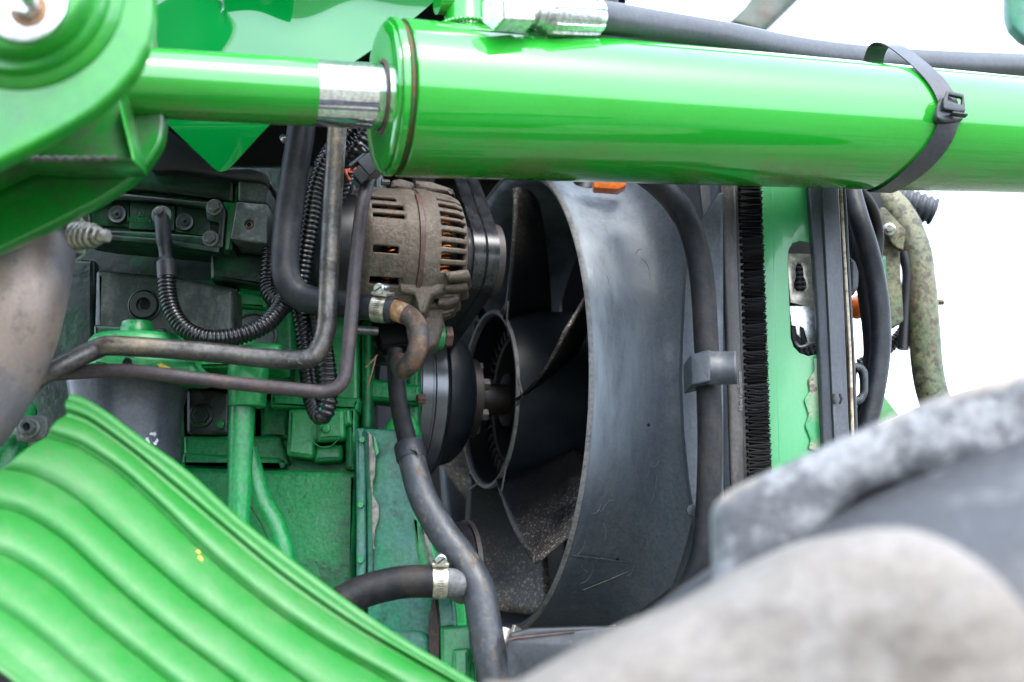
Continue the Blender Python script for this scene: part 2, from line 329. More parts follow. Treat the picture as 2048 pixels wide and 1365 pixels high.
M['rustdark'] = mat('dark_rust_and_seam_shade', (.03, .018, .014), .7, layers=[((.08, .04, .02), 60, .5, .7, .7)])
M['galvgrey'] = mat('chalky_grey_elbow', (.10, .105, .105), .6, layers=[((.2, .2, .2), 60, .5, .7, .7), ((.09, .09, .08), 50, .55, .7, .6)], bump=(200, .0005))
M['guard'] = mat('guard_plate_paint', (.018, .021, .026), .4, layers=[((.05, .055, .06), 12, .45, .7, .7), ((.12, .09, .06), 90, .68, .76, .6)], rvar=.15)
M['grimeworn'] = mat('grimy_worn_housing', (.014, .028, .018), .33, layers=[((.10, .11, .09), 16, .46, .7, .65, (1.6, 1.6, .5)), ((.004, .008, .006), 12, .5, .66, .8), ((.006, .06, .02), 22, .6, .75, .5)], rvar=.25, bump=(170, .0007))
# chaff sticks to the outer half of the blades: mask by distance from the shaft
def blade_mat():
    m = M['blade']; nt = m.node_tree; N = nt.nodes; L = nt.links; b = N['Principled BSDF']
    src = b.inputs['Base Color'].links[0].from_socket
    tc = N.new('ShaderNodeTexCoord'); ln = N.new('ShaderNodeVectorMath'); ln.operation = 'LENGTH'; L.new(tc.outputs['Object'], ln.inputs[0])
    a = N.new('ShaderNodeMapRange'); a.inputs[1].default_value = .14; a.inputs[2].default_value = .20; L.new(ln.outputs['Value'], a.inputs[0])
    n1 = N.new('ShaderNodeTexNoise'); n1.inputs['Scale'].default_value = 22; n1.inputs['Detail'].default_value = 8; n1.inputs['Roughness'].default_value = .75; L.new(tc.outputs['Object'], n1.inputs['Vector'])
    c = N.new('ShaderNodeMapRange'); c.inputs[1].default_value = .36; c.inputs[2].default_value = .62; L.new(n1.outputs['Fac'], c.inputs[0])
    mu = N.new('ShaderNodeMath'); mu.operation = 'MULTIPLY'; L.new(a.outputs[0], mu.inputs[0]); L.new(c.outputs[0], mu.inputs[1])
    mx = N.new('ShaderNodeMix'); mx.data_type = 'RGBA'; L.new(mu.outputs[0], mx.inputs[0]); L.new(src, mx.inputs[6]); mx.inputs[7].default_value = (.085, .07, .06, 1)
    n2 = N.new('ShaderNodeTexNoise'); n2.inputs['Scale'].default_value = 420; n2.inputs['Detail'].default_value = 3; L.new(tc.outputs['Object'], n2.inputs['Vector'])
    d = N.new('ShaderNodeMapRange'); d.inputs[1].default_value = .57; d.inputs[2].default_value = .62; L.new(n2.outputs['Fac'], d.inputs[0])
    m2 = N.new('ShaderNodeMath'); m2.operation = 'MULTIPLY'; L.new(d.outputs[0], m2.inputs[0]); L.new(mu.outputs[0], m2.inputs[1])
    my = N.new('ShaderNodeMix'); my.data_type = 'RGBA'; L.new(m2.outputs[0], my.inputs[0]); L.new(mx.outputs[2], my.inputs[6]); my.inputs[7].default_value = (.42, .35, .28, 1)
    L.new(my.outputs[2], b.inputs['Base Color'])
blade_mat()
M['shroud_ring'] = M['shroud'].copy(); M['shroud_ring'].name = 'pale_rim_shroud_plastic'
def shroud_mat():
    # paler blue-grey tone on the ring near its rim, fading towards the panel and the foot; streaked downwards
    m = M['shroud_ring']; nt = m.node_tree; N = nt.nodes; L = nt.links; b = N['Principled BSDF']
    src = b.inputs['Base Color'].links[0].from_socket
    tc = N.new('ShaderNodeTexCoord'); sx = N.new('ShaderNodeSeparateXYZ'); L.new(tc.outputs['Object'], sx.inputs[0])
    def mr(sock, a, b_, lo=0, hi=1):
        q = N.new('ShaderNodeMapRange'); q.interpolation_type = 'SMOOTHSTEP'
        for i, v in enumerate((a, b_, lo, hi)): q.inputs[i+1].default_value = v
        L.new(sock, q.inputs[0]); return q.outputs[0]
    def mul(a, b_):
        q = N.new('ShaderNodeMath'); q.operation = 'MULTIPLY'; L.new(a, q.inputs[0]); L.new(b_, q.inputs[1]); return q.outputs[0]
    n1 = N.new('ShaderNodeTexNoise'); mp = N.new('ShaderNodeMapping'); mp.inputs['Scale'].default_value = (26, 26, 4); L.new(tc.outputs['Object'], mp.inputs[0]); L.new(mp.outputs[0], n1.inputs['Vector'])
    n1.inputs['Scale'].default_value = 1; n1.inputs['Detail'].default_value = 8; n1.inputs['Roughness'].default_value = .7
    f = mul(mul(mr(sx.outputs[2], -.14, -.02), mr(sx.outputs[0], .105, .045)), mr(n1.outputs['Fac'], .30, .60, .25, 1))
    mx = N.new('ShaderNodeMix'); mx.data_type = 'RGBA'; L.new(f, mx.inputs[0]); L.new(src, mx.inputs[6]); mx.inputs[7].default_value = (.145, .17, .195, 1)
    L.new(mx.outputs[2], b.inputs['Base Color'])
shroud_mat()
M['bolt_zinc'] = mat('tarnished_zinc', (.30, .28, .24), .33, metal=.9, layers=[((.16, .14, .12), 70, .5, .7, .7)])
M['yellow'] = mat('yellow_paint_marker', (.75, .5, .06), .5)
M['scratch'] = mat('pale_scratch', (.16, .18, .2), .6)
M['shaft'] = mat('dark_brown_shaft', (.018, .012, .011), .5, layers=[((.05, .03, .024), 40, .5, .7, .6)])
M['lichen_dark'] = mat('weathered_arm_paint', (.05, .075, .05), .5, layers=[((.10, .045, .03), 8, .5, .7, .8), ((.13, .14, .12), 10, .5, .7, .6)])
# ------------------------------------------------------------ ground
me = pyd([(-400, -400, 0), (400, -400, 0), (400, 400, 0), (-400, 400, 0)], [(0, 1, 2, 3)])
link('ground', me, M['ground'], smooth=0, kind='structure')
# ------------------------------------------------------------ the fan's own axes (tractor length direction runs right and away)
TH = RAD(19)
E = Vector((cos(TH), sin(TH), 0)); Wc = Vector((sin(TH), -cos(TH), 0)); Z = Vector((0, 0, 1))
FC = P(1011, 800, 1.47); FR = .239
def F(s, a, b, o=None): return (o or FC)+E*s+Wc*a+Z*b
def FPol(s, r, ang, o=None): return F(s, r*cos(ang), r*sin(ang), o)
exec_parts = []
# ============================================================ BIG SHELLS: engine bay
# opened hood: glossy side sheet (in view) and its roof over the bay
hood = thing('hood', 'glossy wet green hood sheet behind the painted rod, coming to a point below it', 'hood', P(520, 150, 1.12))
def hoodsheet():
    bot = [(290, 205), (305, 222), (424, 333), (432, 339), (440, 341), (452, 338), (470, 322), (560, 236), (690, 138), (752, 92), (865, 2), (900, -14), (1000, -190), (1290, -690)]
    zt = P(0, -700, 1.10).z; y_ = 1.10
    def zb(x):
        w = P(0, 0, y_); zz = None
        for a, b in zip(bot, bot[1:]):
            if a[0] <= x <= b[0]: return a[1]+(b[1]-a[1])*(x-a[0])/(b[0]-a[0])
        return bot[-1][1]
    z0 = P(0, 120, y_).z; z1 = P(0, 235, y_).z
    sp = lambda t, w=.004: w*math.log(1+math.exp(min(60, t/w)))
    V, Fc = [], []; nx, nz_ = 160, 150
    for i in range(nx+1):
        x = 290+1000*(i/nx)
        q = P(x, zb(x), y_)
        for j in range(nz_+1):
            f = (j/nz_)**1.8; z = q.z+(zt-q.z)*f
            zc = P(0, 22+16*sin((x-450)/62.)-9*cos((x-500)/31.) if x > 430 else -60, y_).z
            off = .15*(z-z0)-.50*sp(z-zc)+.42*sp(z1-z, .006)
            off += .0007*sin(x/47.)*sin(z*70)
            V.append(Vector((q.x, y_+off+.35*max(0, (x-560)*KPX)**1.0*0, z)))
    n = nz_+1
    for i in range(nx):
        for j in range(nz_): Fc.append((i*n+j, (i+1)*n+j, (i+1)*n+j+1, i*n+j+1))
    return pyd(V, Fc)
link('side_sheet', hoodsheet(), M['hood'], hood, solid=-.0025)
edge_pts = [P(865, 2, 1.13), P(752, 92, 1.113), P(690, 138, 1.102), P(560, 236, 1.09), P(470, 322, 1.08), P(440, 341, 1.079), P(305, 222, 1.093)]
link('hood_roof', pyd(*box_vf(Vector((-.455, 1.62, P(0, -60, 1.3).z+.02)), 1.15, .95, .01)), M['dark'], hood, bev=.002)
bay = thing('bay_wall', 'near-black bulkhead closing the far side of the engine bay', 'bulkhead', Vector((-.3, 2.05, 1.0)))
link('back_panel', pyd(*box_vf(Vector((-.33, 2.1, 1.05)), 1.5, .01, 2.10)), M['dark'], bay, bev=.002)  # near-black back panel behind the engine
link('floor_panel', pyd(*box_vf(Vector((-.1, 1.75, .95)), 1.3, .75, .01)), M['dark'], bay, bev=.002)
# ============================================================ FAN, SHROUD, RADIATOR
sh = thing('fan_shroud', 'large weathered grey-black plastic ring and panel around the cooling fan', 'fan shroud', F(.05, 0, -FR))
prof = [(.004, FR-.009), (0, FR-.006), (-.002, FR-.003), (0, FR), (.003, FR+.0015), (.012, FR+.001), (.04, FR+.001), (.068, FR+.004), (.078, FR+.010), (.086, FR+.020), (.092, FR+.028), (.100, FR+.036)]
inner = [(.13, FR-.012), (.08, FR-.011), (.03, FR-.010), (.004, FR-.009)]
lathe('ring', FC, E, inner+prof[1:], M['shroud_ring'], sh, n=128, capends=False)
lathe('rim_lip', FC, E, [(-.0025, FR-.0015), (-.0032, FR-.0003), (-.002, FR+.0008), (.001, FR+.0015)], M['rimgrey'], sh, n=128, capends=False)
# flat panel perpendicular to the fan axis with a round hole, its near edge turned towards the camera
def shroud_panel():
    V, Fc = [], []; n = 96; s = .100
    a_hi, a_lo, b_hi, b_lo = .300, -.33, .25, -.36
    for k in range(n):
        t = 2*pi*k/n; c, d = cos(t), sin(t)
        q = min((a_hi if c > 0 else -a_lo)/max(abs(c), 1e-6), (b_hi if d > 0 else -b_lo)/max(abs(d), 1e-6))
        V += [FPol(s, FR+.03, t), FPol(s, FR+.045, t), FPol(s+.004, q, t)]
    for k in range(n):
        j = (k+1) % n
        for i in range(2): Fc.append((k*3+i, j*3+i, j*3+i+1, k*3+i+1))
    return V, Fc
link('panel', pyd(*shroud_panel()), M['shroud'], sh, solid=.004)
# swaged step on the near side of the panel
stp = []
for (x, y) in ((1366, 480), (1362, 600), (1358, 720), (1360, 820), (1368, 920), (1384, 1010), (1394, 1075)): stp.append((x, y))
edge = [(1378, 478), (1370, 560), (1364, 680), (1362, 760), (1366, 860), (1376, 960), (1392, 1060)]
plate('panel_step', edge+[(1450, 1100), (1450, 380), (1440, 380)], 1.205, .02, M['shroud'], sh, tx=.25, bev=.003, rnd=4)
cylb('rubber_plug', P(1385, 1022, 1.196), (0, -1, 0), S(13, 1.2), .003, M['plastic'], sh)
ml = [FPol(.004+.074*t, FR+.0022+.0018*t, RAD(-43-2*t)) for t in [i/20 for i in range(21)]]
link('mould_line', pyd(*sweep_vf(ml, .0006, 6)), M['shroud'], sh)
ml = [FPol(.078-.05*t, FR+.0035-.001*t, RAD(-45-9*t)) for t in [i/12 for i in range(13)]]
link('mould_line', pyd(*sweep_vf(ml, .0005, 6)), M['rimgrey'], sh)
for (s_, an) in ((.055, -12), (.07, -20), (.060, -33), (.05, -44), (.072, -6)):
    cylb('drill_mark', FPol(s_, FR+.0012, RAD(an)), FPol(0, 1, RAD(an))-FC, .0016, .0016, M['dark'], sh, n=12)
rad = thing('radiator', 'dark radiator core of fine vertical fins behind the fan', 'radiator', F(.17, 0, -.3))
vf = []
MR = Matrix(((E.x, Wc.x, 0), (E.y, Wc.y, 0), (0, 0, 1)))
for k in range(110):
    a = -.235+k*.0043; vf.append(box_vf(F(.16, a, 0), .012, .0016, .52, MR))
for k in range(60): vf.append(box_vf(F(.163, 0, -.26+k*.0088), .003, .48, .0014, MR))
link('fin_core', pyd(*join(vf)), M['fin'], rad, smooth=0, kind='stuff')
link('core_backing', pyd(*box_vf(F(.19, 0, 0), .02, .52, .56, MR)), M['dark'], rad, bev=.002)
fan = thing('cooling_fan', 'black plastic cooling fan with broad dusty blades inside the ring', 'fan', F(0, 0, -.2))
HR = .092; FCh = FC+E*.013
lathe('hub_ring', FCh, E, [(-.030, HR-.004), (-.0315, HR-.002), (-.030, HR), (.06, HR+.004), (.06, HR-.005), (-.028, HR-.006), (-.030, HR-.004)], M['pulleyblack'], fan, n=96, capends=False)
lathe('hub_edge', FCh, E, [(-.0300, HR-.0045), (-.0328, HR-.003), (-.0328, HR), (-.0295, HR+.0012)], M['rimgrey'], fan, n=96, capends=False)
lathe('inner_ring', FCh, E, [(-.004, .066), (-.006, .068), (-.004, .070), (.05, .072), (.05, .064), (-.004, .066)], M['hub'], fan, n=72, capends=False)
lathe('hub_plate', FCh, E, [(.03, .0), (.03, .06), (.024, .064), (.04, .09), (.05, .0)], M['dark'], fan, n=64)
for k in range(44):
    t = 2*pi*k/44
    Mx = Matrix((E, (FPol(0, 1, t)-FC).normalized(), (FPol(0, 1, t+pi/2)-FC).normalized())).transposed()
    if k == 0:
        rib0 = link('hub_rib', pyd(*box_vf(Vector((0, 0, 0)), .022, .022, .0022)), M['hub'], fan, smooth=0); r_ = rib0
    else:
        r_ = rib0.copy(); COL.objects.link(r_); r_.parent = fan
    r_.matrix_local = Matrix.Translation(-WL[fan.name]) @ Matrix.Translation(FPol(.017, .081, t)) @ Mx.to_4x4()
def blade_mesh():
    V, Fc = [], []; nu, nv = 12, 14
    for i in range(nu+1):
        f = i/nu; r = HR+.001+(FR-.020-HR)*f
        hw = RAD(16)-RAD(3)*f
        for j in range(nv+1):
            g = j/nv*2-1
            ang = g*hw+.24*f
            s = .013+g*(.034-.003*f)+.002*(1-g*g)
            V.append(Vector((s, r*cos(ang), r*sin(ang))))
    for i in range(nu):
        for j in range(nv):
            a = i*(nv+1)+j; Fc.append((a, a+1, a+nv+2, a+nv+1))
    return V, Fc
bl0 = None
BASEM = Matrix((E, Wc, Z)).transposed().to_4x4()
NB = 6
for k in range(NB):
    ang = RAD(8+k*360/NB)
    if bl0 is None:
        me = pyd(*blade_mesh())
        bl0 = bpy.data.objects.new('blade', me); COL.objects.link(bl0); me.materials.append(M['blade'])
        for p in me.polygons: p.use_smooth = True
        m = bl0.modifiers.new('s', 'SOLIDIFY'); m.thickness = .003; m.offset = 0
        b_ = bl0
    else:
        b_ = bl0.copy(); COL.objects.link(b_)
    b_.parent = fan
    b_.matrix_local = Matrix.Translation(FC-WL[fan.name]) @ BASEM @ Matrix.Rotation(ang, 4, 'X')
    w0, w1, w2 = FPol(-.019, HR, ang-.33), FPol(-.020, HR+.020, ang-.25), FPol(-.018, HR, ang-.02)
    link('root_web', pyd(*sweep_vf([w0, w1, w2], .0010, 6)), M['rimgrey'], fan)
# shaft, flange, pulley
FCp = FC-E*.012
pp = thing('water_pump_pulley', 'wide satin black grooved pulley on the fan shaft', 'pulley', F(-.08, 0, -.083))
PRr = .083
gp = [(-.104, .03), (-.104, PRr-.004), (-.1035, PRr+.003), (-.1015, PRr+.003), (-.1005, PRr)]
lathe('rear_flange', FCp, E, gp+[(-.1005, .03)], M['pulleyblack'], pp, n=96)
lathe('groove_band', FCp, E, [(-.100, PRr)]+[(-.100+i*.0009, PRr-(.00015 if i % 2 else 0)+(-.0012 if 13 <= i <= 15 else 0)) for i in range(1, 29)]+[(-.0745, PRr)], M['pulley'], pp, n=128, smooth=20, capends=False)
lathe('dome', FCp, E, [(-.0745, PRr), (-.073, PRr+.001), (-.070, PRr-.002), (-.0685, .072), (-.060, .071), (-.050, .068), (-.042, .061), (-.036, .052), (-.033, .044), (-.032, .03)], M['pulleyblack'], pp, n=96)
lathe('hub_flange', FCp, E, [(-.034, .01), (-.034, .039), (-.0335, .041), (-.024, .041), (-.0235, .04), (-.0235, .01)], M['shaft'], pp, n=64)
cylb('shaft', F(-.0235, 0, 0, FCp), E, .0165, .05, M['shaft'], pp, b=.003)
cylb('shaft_end', F(.012, 0, 0, FCp), E, .028, .012, M['dark'], pp)
for k in range(6):
    t = RAD(20+k*60); hexa('bolt', FPol(-.0235, .031, t, FCp), E, .0065, .008, M['bolt'], pp)
# ============================================================ ALTERNATOR
AO = F(0, .172, .104)
alt = thing('alternator', 'dusty brown cast alternator with cooling slots and copper windings', 'alternator', F(-.16, .172, .09))
AR = .0585
def slotted(prof, n, hole, o, ax):
    a, u, v = basis(ax); V, Fc = [], []
    # resample profile finely
    pr = []
    for i in range(len(prof)-1):
        (s0, r0), (s1, r1) = prof[i], prof[i+1]; m = max(1, int(math.hypot(s1-s0, r1-r0)/.0017))
        for k in range(m): pr.append((s0+(s1-s0)*k/m, r0+(r1-r0)*k/m))
    pr.append(prof[-1])
    for s, r in pr:
        for k in range(n):
            t = 2*pi*k/n; V.append(o+a*s+(u*cos(t)+v*sin(t))*r)
    for i in range(len(pr)-1):
        for k in range(n):
            sm = (pr[i][0]+pr[i+1][0])/2; tm = (2*pi*(k+.5)/n+pi) % (2*pi)-pi
            if hole(sm, math.degrees(tm)): continue
            Fc.append((i*n+k, i*n+(k+1) % n, (i+1)*n+(k+1) % n, (i+1)*n+k))
    return V, Fc
def hl(s, t):
    if -.198 < s < -.170 and (abs(t-40.5) < 2.6 or abs(t-30) < 2.7 or abs(t-20) < 2.7 or abs(t+11) < 3 or abs(t+38) < 3.4): return s < -.170-(.005 if abs(t-40.5) < 3 or abs(t+11) < 4 else 0)
    if t < -70 or t > 75: return (t % 16) < 8 and -.196 < s < -.176
    return False
def hr(s, t):
    if -.138 < s < -.1125:
        if -29 < t < 50: return ((t+29) % 9.9) > 4.2
        if t < -42 or t > 60: return (abs(t) % 12) > 5
    return False
rear = [(-.207, .02), (-.207, AR-.010), (-.205, AR-.005), (-.200, AR-.001), (-.196, AR), (-.170, AR), (-.167, AR+.001), (-.156, AR+.001)]
front = [(-.153, AR+.002), (-.142, AR+.002), (-.139, AR+.001), (-.120, AR-.001), (-.113, AR-.004), (-.109, AR-.012), (-.108, AR-.02), (-.108, .03), (-.107, .015)]
link('rear_housing', pyd(*slotted(rear, 240, hl, AO, E)), M['alu'], alt, smooth=50, solid=.0035)
link('front_housing', pyd(*slotted(front, 240, hr, AO, E)), M['alu'], alt, smooth=50, solid=.0035)
lathe('stator_band', AO, E, [(-.158, AR-.001), (-.158, AR+.0005), (-.151, AR+.0005), (-.151, AR-.001)], M['alu'], alt, n=96, capends=False)
lathe('clamp_strip', AO, E, [(-.1565, AR), (-.1565, AR+.0028), (-.1525, AR+.0028), (-.1525, AR)], M['rustband'], alt, n=40, a0=RAD(-42), a1=RAD(50))
lathe('rotor_core', AO, E, [(-.2, .01), (-.2, .035), (-.115, .035), (-.115, .01)], M['dark'], alt)
for sc_, rr in ((-.131, .047), (-.178, .046)):
    vf = []
    for k in range(84):
        t = 2*pi*k/84; j = random.uniform(-.0012, .0012)
        p_ = [FPol(sc_-.006, rr-.003, t, AO), FPol(sc_-.004+j, rr+.002, t+.03, AO), FPol(sc_+.001+j, rr+.003, t+.06, AO), FPol(sc_+.006, rr+.001+j, t+.05, AO), FPol(sc_+.007, rr-.004, t+.02, AO)]
        vf.append(sweep_vf(catmull(p_, 3), .0008, 5))
    link('copper_winding', pyd(*join(vf)), M['copper'], alt, kind='stuff')
    lathe('winding_core', AO, E, [(sc_-.006, .03), (sc_-.006, rr-.003), (sc_+.006, rr-.003), (sc_+.006, .03)], M['dark'], alt)
# rear plastic cover
lathe('rear_cover', AO, E, [(-.24, .0), (-.24, .03), (-.232, .045), (-.215, .05), (-.207, .05)], M['plastic'], alt, n=40)
for (x, y, w, h, Yv) in ((690, 405, 46, 60, 1.29), (705, 468, 40, 70, 1.275), (684, 470, 34, 40, 1.26), (700, 545, 40, 90, 1.29), (672, 500, 26, 30, 1.25)):
    box('terminal_block', P(x, y, Yv), S(w, Yv), .03, S(h, Yv), M['plastic'], alt, bev=.002)
# cast lugs, ledges and foot under the body
def lump(name, pts, Y, th, m=M['alu'], par=alt, b=.004, **k): return plate(name, pts, Y, th, m, par, bev=b, segs=3, **k)
lump('mounting_lug', [(796, 560), (800, 536), (826, 532), (838, 548), (880, 552), (900, 562), (902, 578), (862, 592), (850, 625), (838, 628), (828, 590), (800, 588)], 1.214, .05, rnd=5, tx=.3)
lump('upper_ledge', [(782, 362), (800, 356), (826, 362), (830, 382), (812, 384), (780, 378)], 1.262, .04, rnd=4, tx=.3)
lump('upper_ledge', [(829, 362), (862, 362), (900, 372), (910, 384), (846, 386), (834, 382)], 1.258, .05, rnd=4, tx=.3)
lump('fin_ledge', [(888, 545), (935, 536), (941, 550), (934, 558), (896, 562)], 1.208, .05, rnd=4, tx=.3)
lump('fin_ledge', [(890, 570), (934, 562), (935, 574), (922, 580), (888, 582)], 1.218, .05, rnd=4, tx=.3)
lump('fin_ledge', [(876, 596), (920, 588), (916, 600), (898, 610), (874, 612)], 1.229, .05, rnd=4, tx=.3)
lump('rear_ledge', [(734, 556), (765, 550), (790, 566), (786, 584), (742, 580)], 1.232, .04, rnd=6, tx=.3)
lump('lower_foot', [(800, 585), (905, 590), (908, 610), (882, 622), (872, 640), (800, 628)], 1.244, .05, rnd=5, tx=.3)
lump('lower_foot', [(832, 615), (884, 618), (886, 650), (874, 688), (850, 702), (820, 700), (812, 660)], 1.244, .04, rnd=6, tx=.3)
lump('lower_bracket', [(740, 640), (836, 640), (836, 690), (760, 700)], 1.30, .04, M['dark'], rnd=5)
hexa('bolt', P(776, 568, 1.235), (0, -1, .1), S(8, 1.24), .006, M['bolt'], alt)
hexa('bolt', P(779, 366, 1.262), -E, S(7, 1.24), .008, M['bolt'], alt)
pb = thing('pivot_bolt', 'rusty hex bolt in a round green ear below the alternator', 'bolt', P(880, 672, 1.25))
lathe('ear', P(858, 672, 1.268), E, [(0, .002), (0, .0095), (.001, .0125), (.012, .0125), (.0135, .01), (.0135, .002)], M['cast_smooth'], pb, n=32, smooth=50)
hexa('bolt_head', P(858, 672, 1.268)+E*.0135, E, .0105, .0075, M['rustband'], pb)
lathe('drive_pulley', AO, E, [(-.107, .01), (-.107, .033), (-.105, .034), (-.104, .0315)]+[(-.104+i*.0009, .0318-(.0006 if i % 2 else 0)) for i in range(30)]+[(-.077, .0318), (-.077, .01)], M['pulley'], alt, n=96, smooth=20)
lathe('pulley_ring', AO, E, [(-.0768, .012), (-.0768, .0335), (-.076, .0345), (-.0695, .0345), (-.069, .0335), (-.069, .012)], M['brownpipe'], alt, n=72)
# drive belt: one ribbed strap around the pulleys
def beltloop(name, circles, s0, s1, th, mt, parent=None):
    """outer tangents around circles (a,b,r) in order, clockwise seen along E"""
    path = []; n = len(circles)
    tans = []
    for i in range(n):
        a1, b1, r1 = circles[i]; a2, b2, r2 = circles[(i+1) % n]
        d = Vector((a2-a1, b2-b1)); L = d.length; al = atan2(d.y, d.x); be = math.acos(max(-1, min(1, (r1-r2)/L)))
        t = al-be   # outer tangent on the right hand side
        tans.append((t, (a1+r1*cos(t), b1+r1*sin(t)), (a2+r2*cos(t), b2+r2*sin(t))))
    for i in range(n):
        tp = tans[i-1][0]; tc_ = tans[i][0]; a, b, r = circles[i]
        d = (tc_-tp) % (2*pi)
        m = max(2, int(d/.12))
        for k in range(m+1):
            t = tp+d*k/m; path.append((a+r*cos(t), b+r*sin(t), t))
    V, Fc = [], []; N = len(path)
    for (a, b, t) in path:
        for (s, o_) in ((s0, 0), (s0, th), ((s0+s1)/2-.0012, th), ((s0+s1)/2, th*.55), ((s0+s1)/2+.0012, th), (s1, th), (s1, 0)):
            V.append(F(s, a+o_*cos(t), b+o_*sin(t)))
    for i in range(N):
        j = (i+1) % N
        for k in range(7): Fc.append((i*7+k, j*7+k, j*7+(k+1) % 7, i*7+(k+1) % 7))
    return link(name, pyd(V, Fc), mt, parent, smooth=30)
blt = beltloop('drive_belt', [(-.03, .05, .03), (.172, .104, .0322), (.03, .27, .03)], -.0995, -.0755, .0028, M['belt_back'])
tag(blt, 'black ribbed drive belt running over the alternator and water pump pulleys', 'belt')
blt2 = beltloop('lower_belt', [(-.10, -.24, .04), (-.005, 0, .079), (-.12, -.02, .03)], -.122, -.105, .004, M['belt'])
tag(blt2, 'black belt strand running down and away below the wide water pump pulley', 'belt')
ck = thing('crank_pulley', 'dark lower belt pulley with a thin brown rim, half hidden by the long hose', 'pulley', P(930, 1230, 1.38))
CO = F(0, .09, -.180)
lathe('pulley_drum', CO, E, [(-.10, .01), (-.10, .047), (-.098, .049)]+[(-.097+i*.001, .048-(.0008 if i % 2 else 0)) for i in range(24)]+[(-.073, .048), (-.073, .01)], M['belt'], ck, n=72)
lathe('pulley_rim', CO, E, [(-.0725, .01), (-.0725, .050), (-.068, .050), (-.068, .044), (-.070, .01)], M['brownpipe'], ck, n=72)
# ============================================================ HYDRAULIC CYLINDER
def Yb(x): return 1.055/(1-.335*(x-1024)*KPX)
A0 = P(250, 163, Yb(250)); A1 = P(2300, 287, Yb(2300)); AX = (A1-A0).normalized()
# find stations on the axis under a given photo column
def st(x):
    lo, hi = -1.0, 3.0
    u = (x-1024)*KPX
    for _ in range(50):
        m = (lo+hi)/2; q = A0+AX*m; d = (q-Vector((0, 0, CAMH))); dep = d.y*cos(PITCH)+d.z*sin(PITCH)
        if q.x/dep < u: lo = m
        else: hi = m
    return lo
hc = thing('hydraulic_cylinder', 'big green hydraulic cylinder across the top with a short chromed rod', 'hydraulic cylinder', A0+AX*st(1300))
RB = .0594; RB2 = .0486; RR = .0247
s800 = st(797)
lathe('barrel', A0, AX, [(s800, RB-.003), (s800+.0005, RB-.0008), (s800+.0015, RB), (st(2300), RB2), (st(3000), RB2-.003), (st(3000), .01)], M['barrel'], hc, n=128)
lathe('weld_groove', A0, AX, [(s800-.0042, RB-.004), (s800-.003, RB-.0025), (s800, RB-.0035), (s800+.0002, RB-.001)], M['rustgroove'], hc, n=96, capends=False)
lathe('gland_cap', A0, AX, [(s800-.013, RR+.003), (s800-.0145, RB-.012), (s800-.014, RB-.0065), (s800-.0125, RB-.0035), (s800-.0115, RB-.003), (s800-.011, RB-.004), (s800-.0102, RB-.004), (s800-.0098, RB-.001), (s800-.009, RB), (s800-.005, RB), (s800-.0042, RB-.001), (s800-.004, RB-.004)], M['barrel'], hc, n=128, capends=False)
lathe('wiper_seal', A0, AX, [(s800-.013, RR+.0003), (s800-.0145, RR+.0012), (s800-.0142, RR+.003), (s800-.013, RR+.004)], M['rustband'], hc, n=64, capends=False)
sc1 = st(628)
rod = lathe('chrome_rod', A0, AX, [(sc1, RR-.0008), (sc1, RR), (s800+.01, RR)], M['chrome'], hc, n=96, capends=False)
lathe('painted_rod', A0, AX, [(-.06, RR+.0004), (sc1, RR+.0004), (sc1+.0003, RR-.0004)], M['barrel'], hc, n=96, capends=False)
Zax = (Z-AX*AX.z).normalized()
sp = st(938)
pc = A0+AX*sp+Zax*(RB-.006)
lathe('port_boss', pc, Zax, [(0, .024), (.004, .019), (.008, .0165), (.05, .0165), (.05, .01)], M['barrel'], hc, n=48, smooth=60)
lathe('port_boss', pc+Zax*.030-AX*.018, AX, [(-.004, .006), (-.004, .0135), (.030, .0135), (.036, .0165), (.044, .0165), (.044, .006)], M['barrel'], hc, n=40)
# hydraulic hose with its fitting, lying above the barrel
hh = thing('hydraulic_hose', 'thick black hydraulic hose with crimped silver fitting lying along the barrel top', 'hose', P(1400, 70, 1.1))
HX = lambda x, y, Y: P(x, y, Y)
f0 = P(985, 22, .985); f1 = P(1190, 33, 1.045); fa = (f1-f0).normalized(); fl = (f1-f0).length
hexa('hex_nut', f0, fa, .0155, fl*.30, M['zinc'], hh, rot=.3)
lathe('swivel_neck', f0, fa, [(fl*.30, .005), (fl*.30, .0095), (fl*.36, .0095), (fl*.37, .0115), (fl*.43, .0115), (fl*.44, .013), (fl*.50, .0145), (fl*.50, .005)], M['zinc'], hh, n=40)
vs_ = []
def crimp():
    a, u, v = basis(fa); V, Fc = [], []; n = 96
    for s_, r_, amp in ((.46, .0125, 0), (.50, .0165, .0004), (.56, .0168, .0009), (.94, .0166, .0009), (.985, .0162, .0003), (1.0, .014, 0), (1.0, .008, 0)):
        for k in range(n):
            t = 2*pi*k/n; r = r_+amp*(1 if (k % 8) < 5 else -1); V.append(f0+a*fl*s_+(u*cos(t)+v*sin(t))*r)
    for i in range(6):
        for k in range(n): Fc.append((i*n+k, i*n+(k+1) % n, (i+1)*n+(k+1) % n, (i+1)*n+k))
    return V, Fc
link('crimp_ferrule', pyd(*crimp()), M['zinc'], hh, smooth=30)
tube('hose', [f0+fa*fl*.97, f1, P(1320, 55, 1.10), P(1450, 76, 1.15), P(1600, 105, 1.215), P(1760, 123, 1.28), P(1900, 130, 1.33), P(2060, 135, 1.40), P(2300, 150, 1.5), P(2700, 190, 1.62)], lambda t: .0135, M['hose_hyd'], hh, n=28)
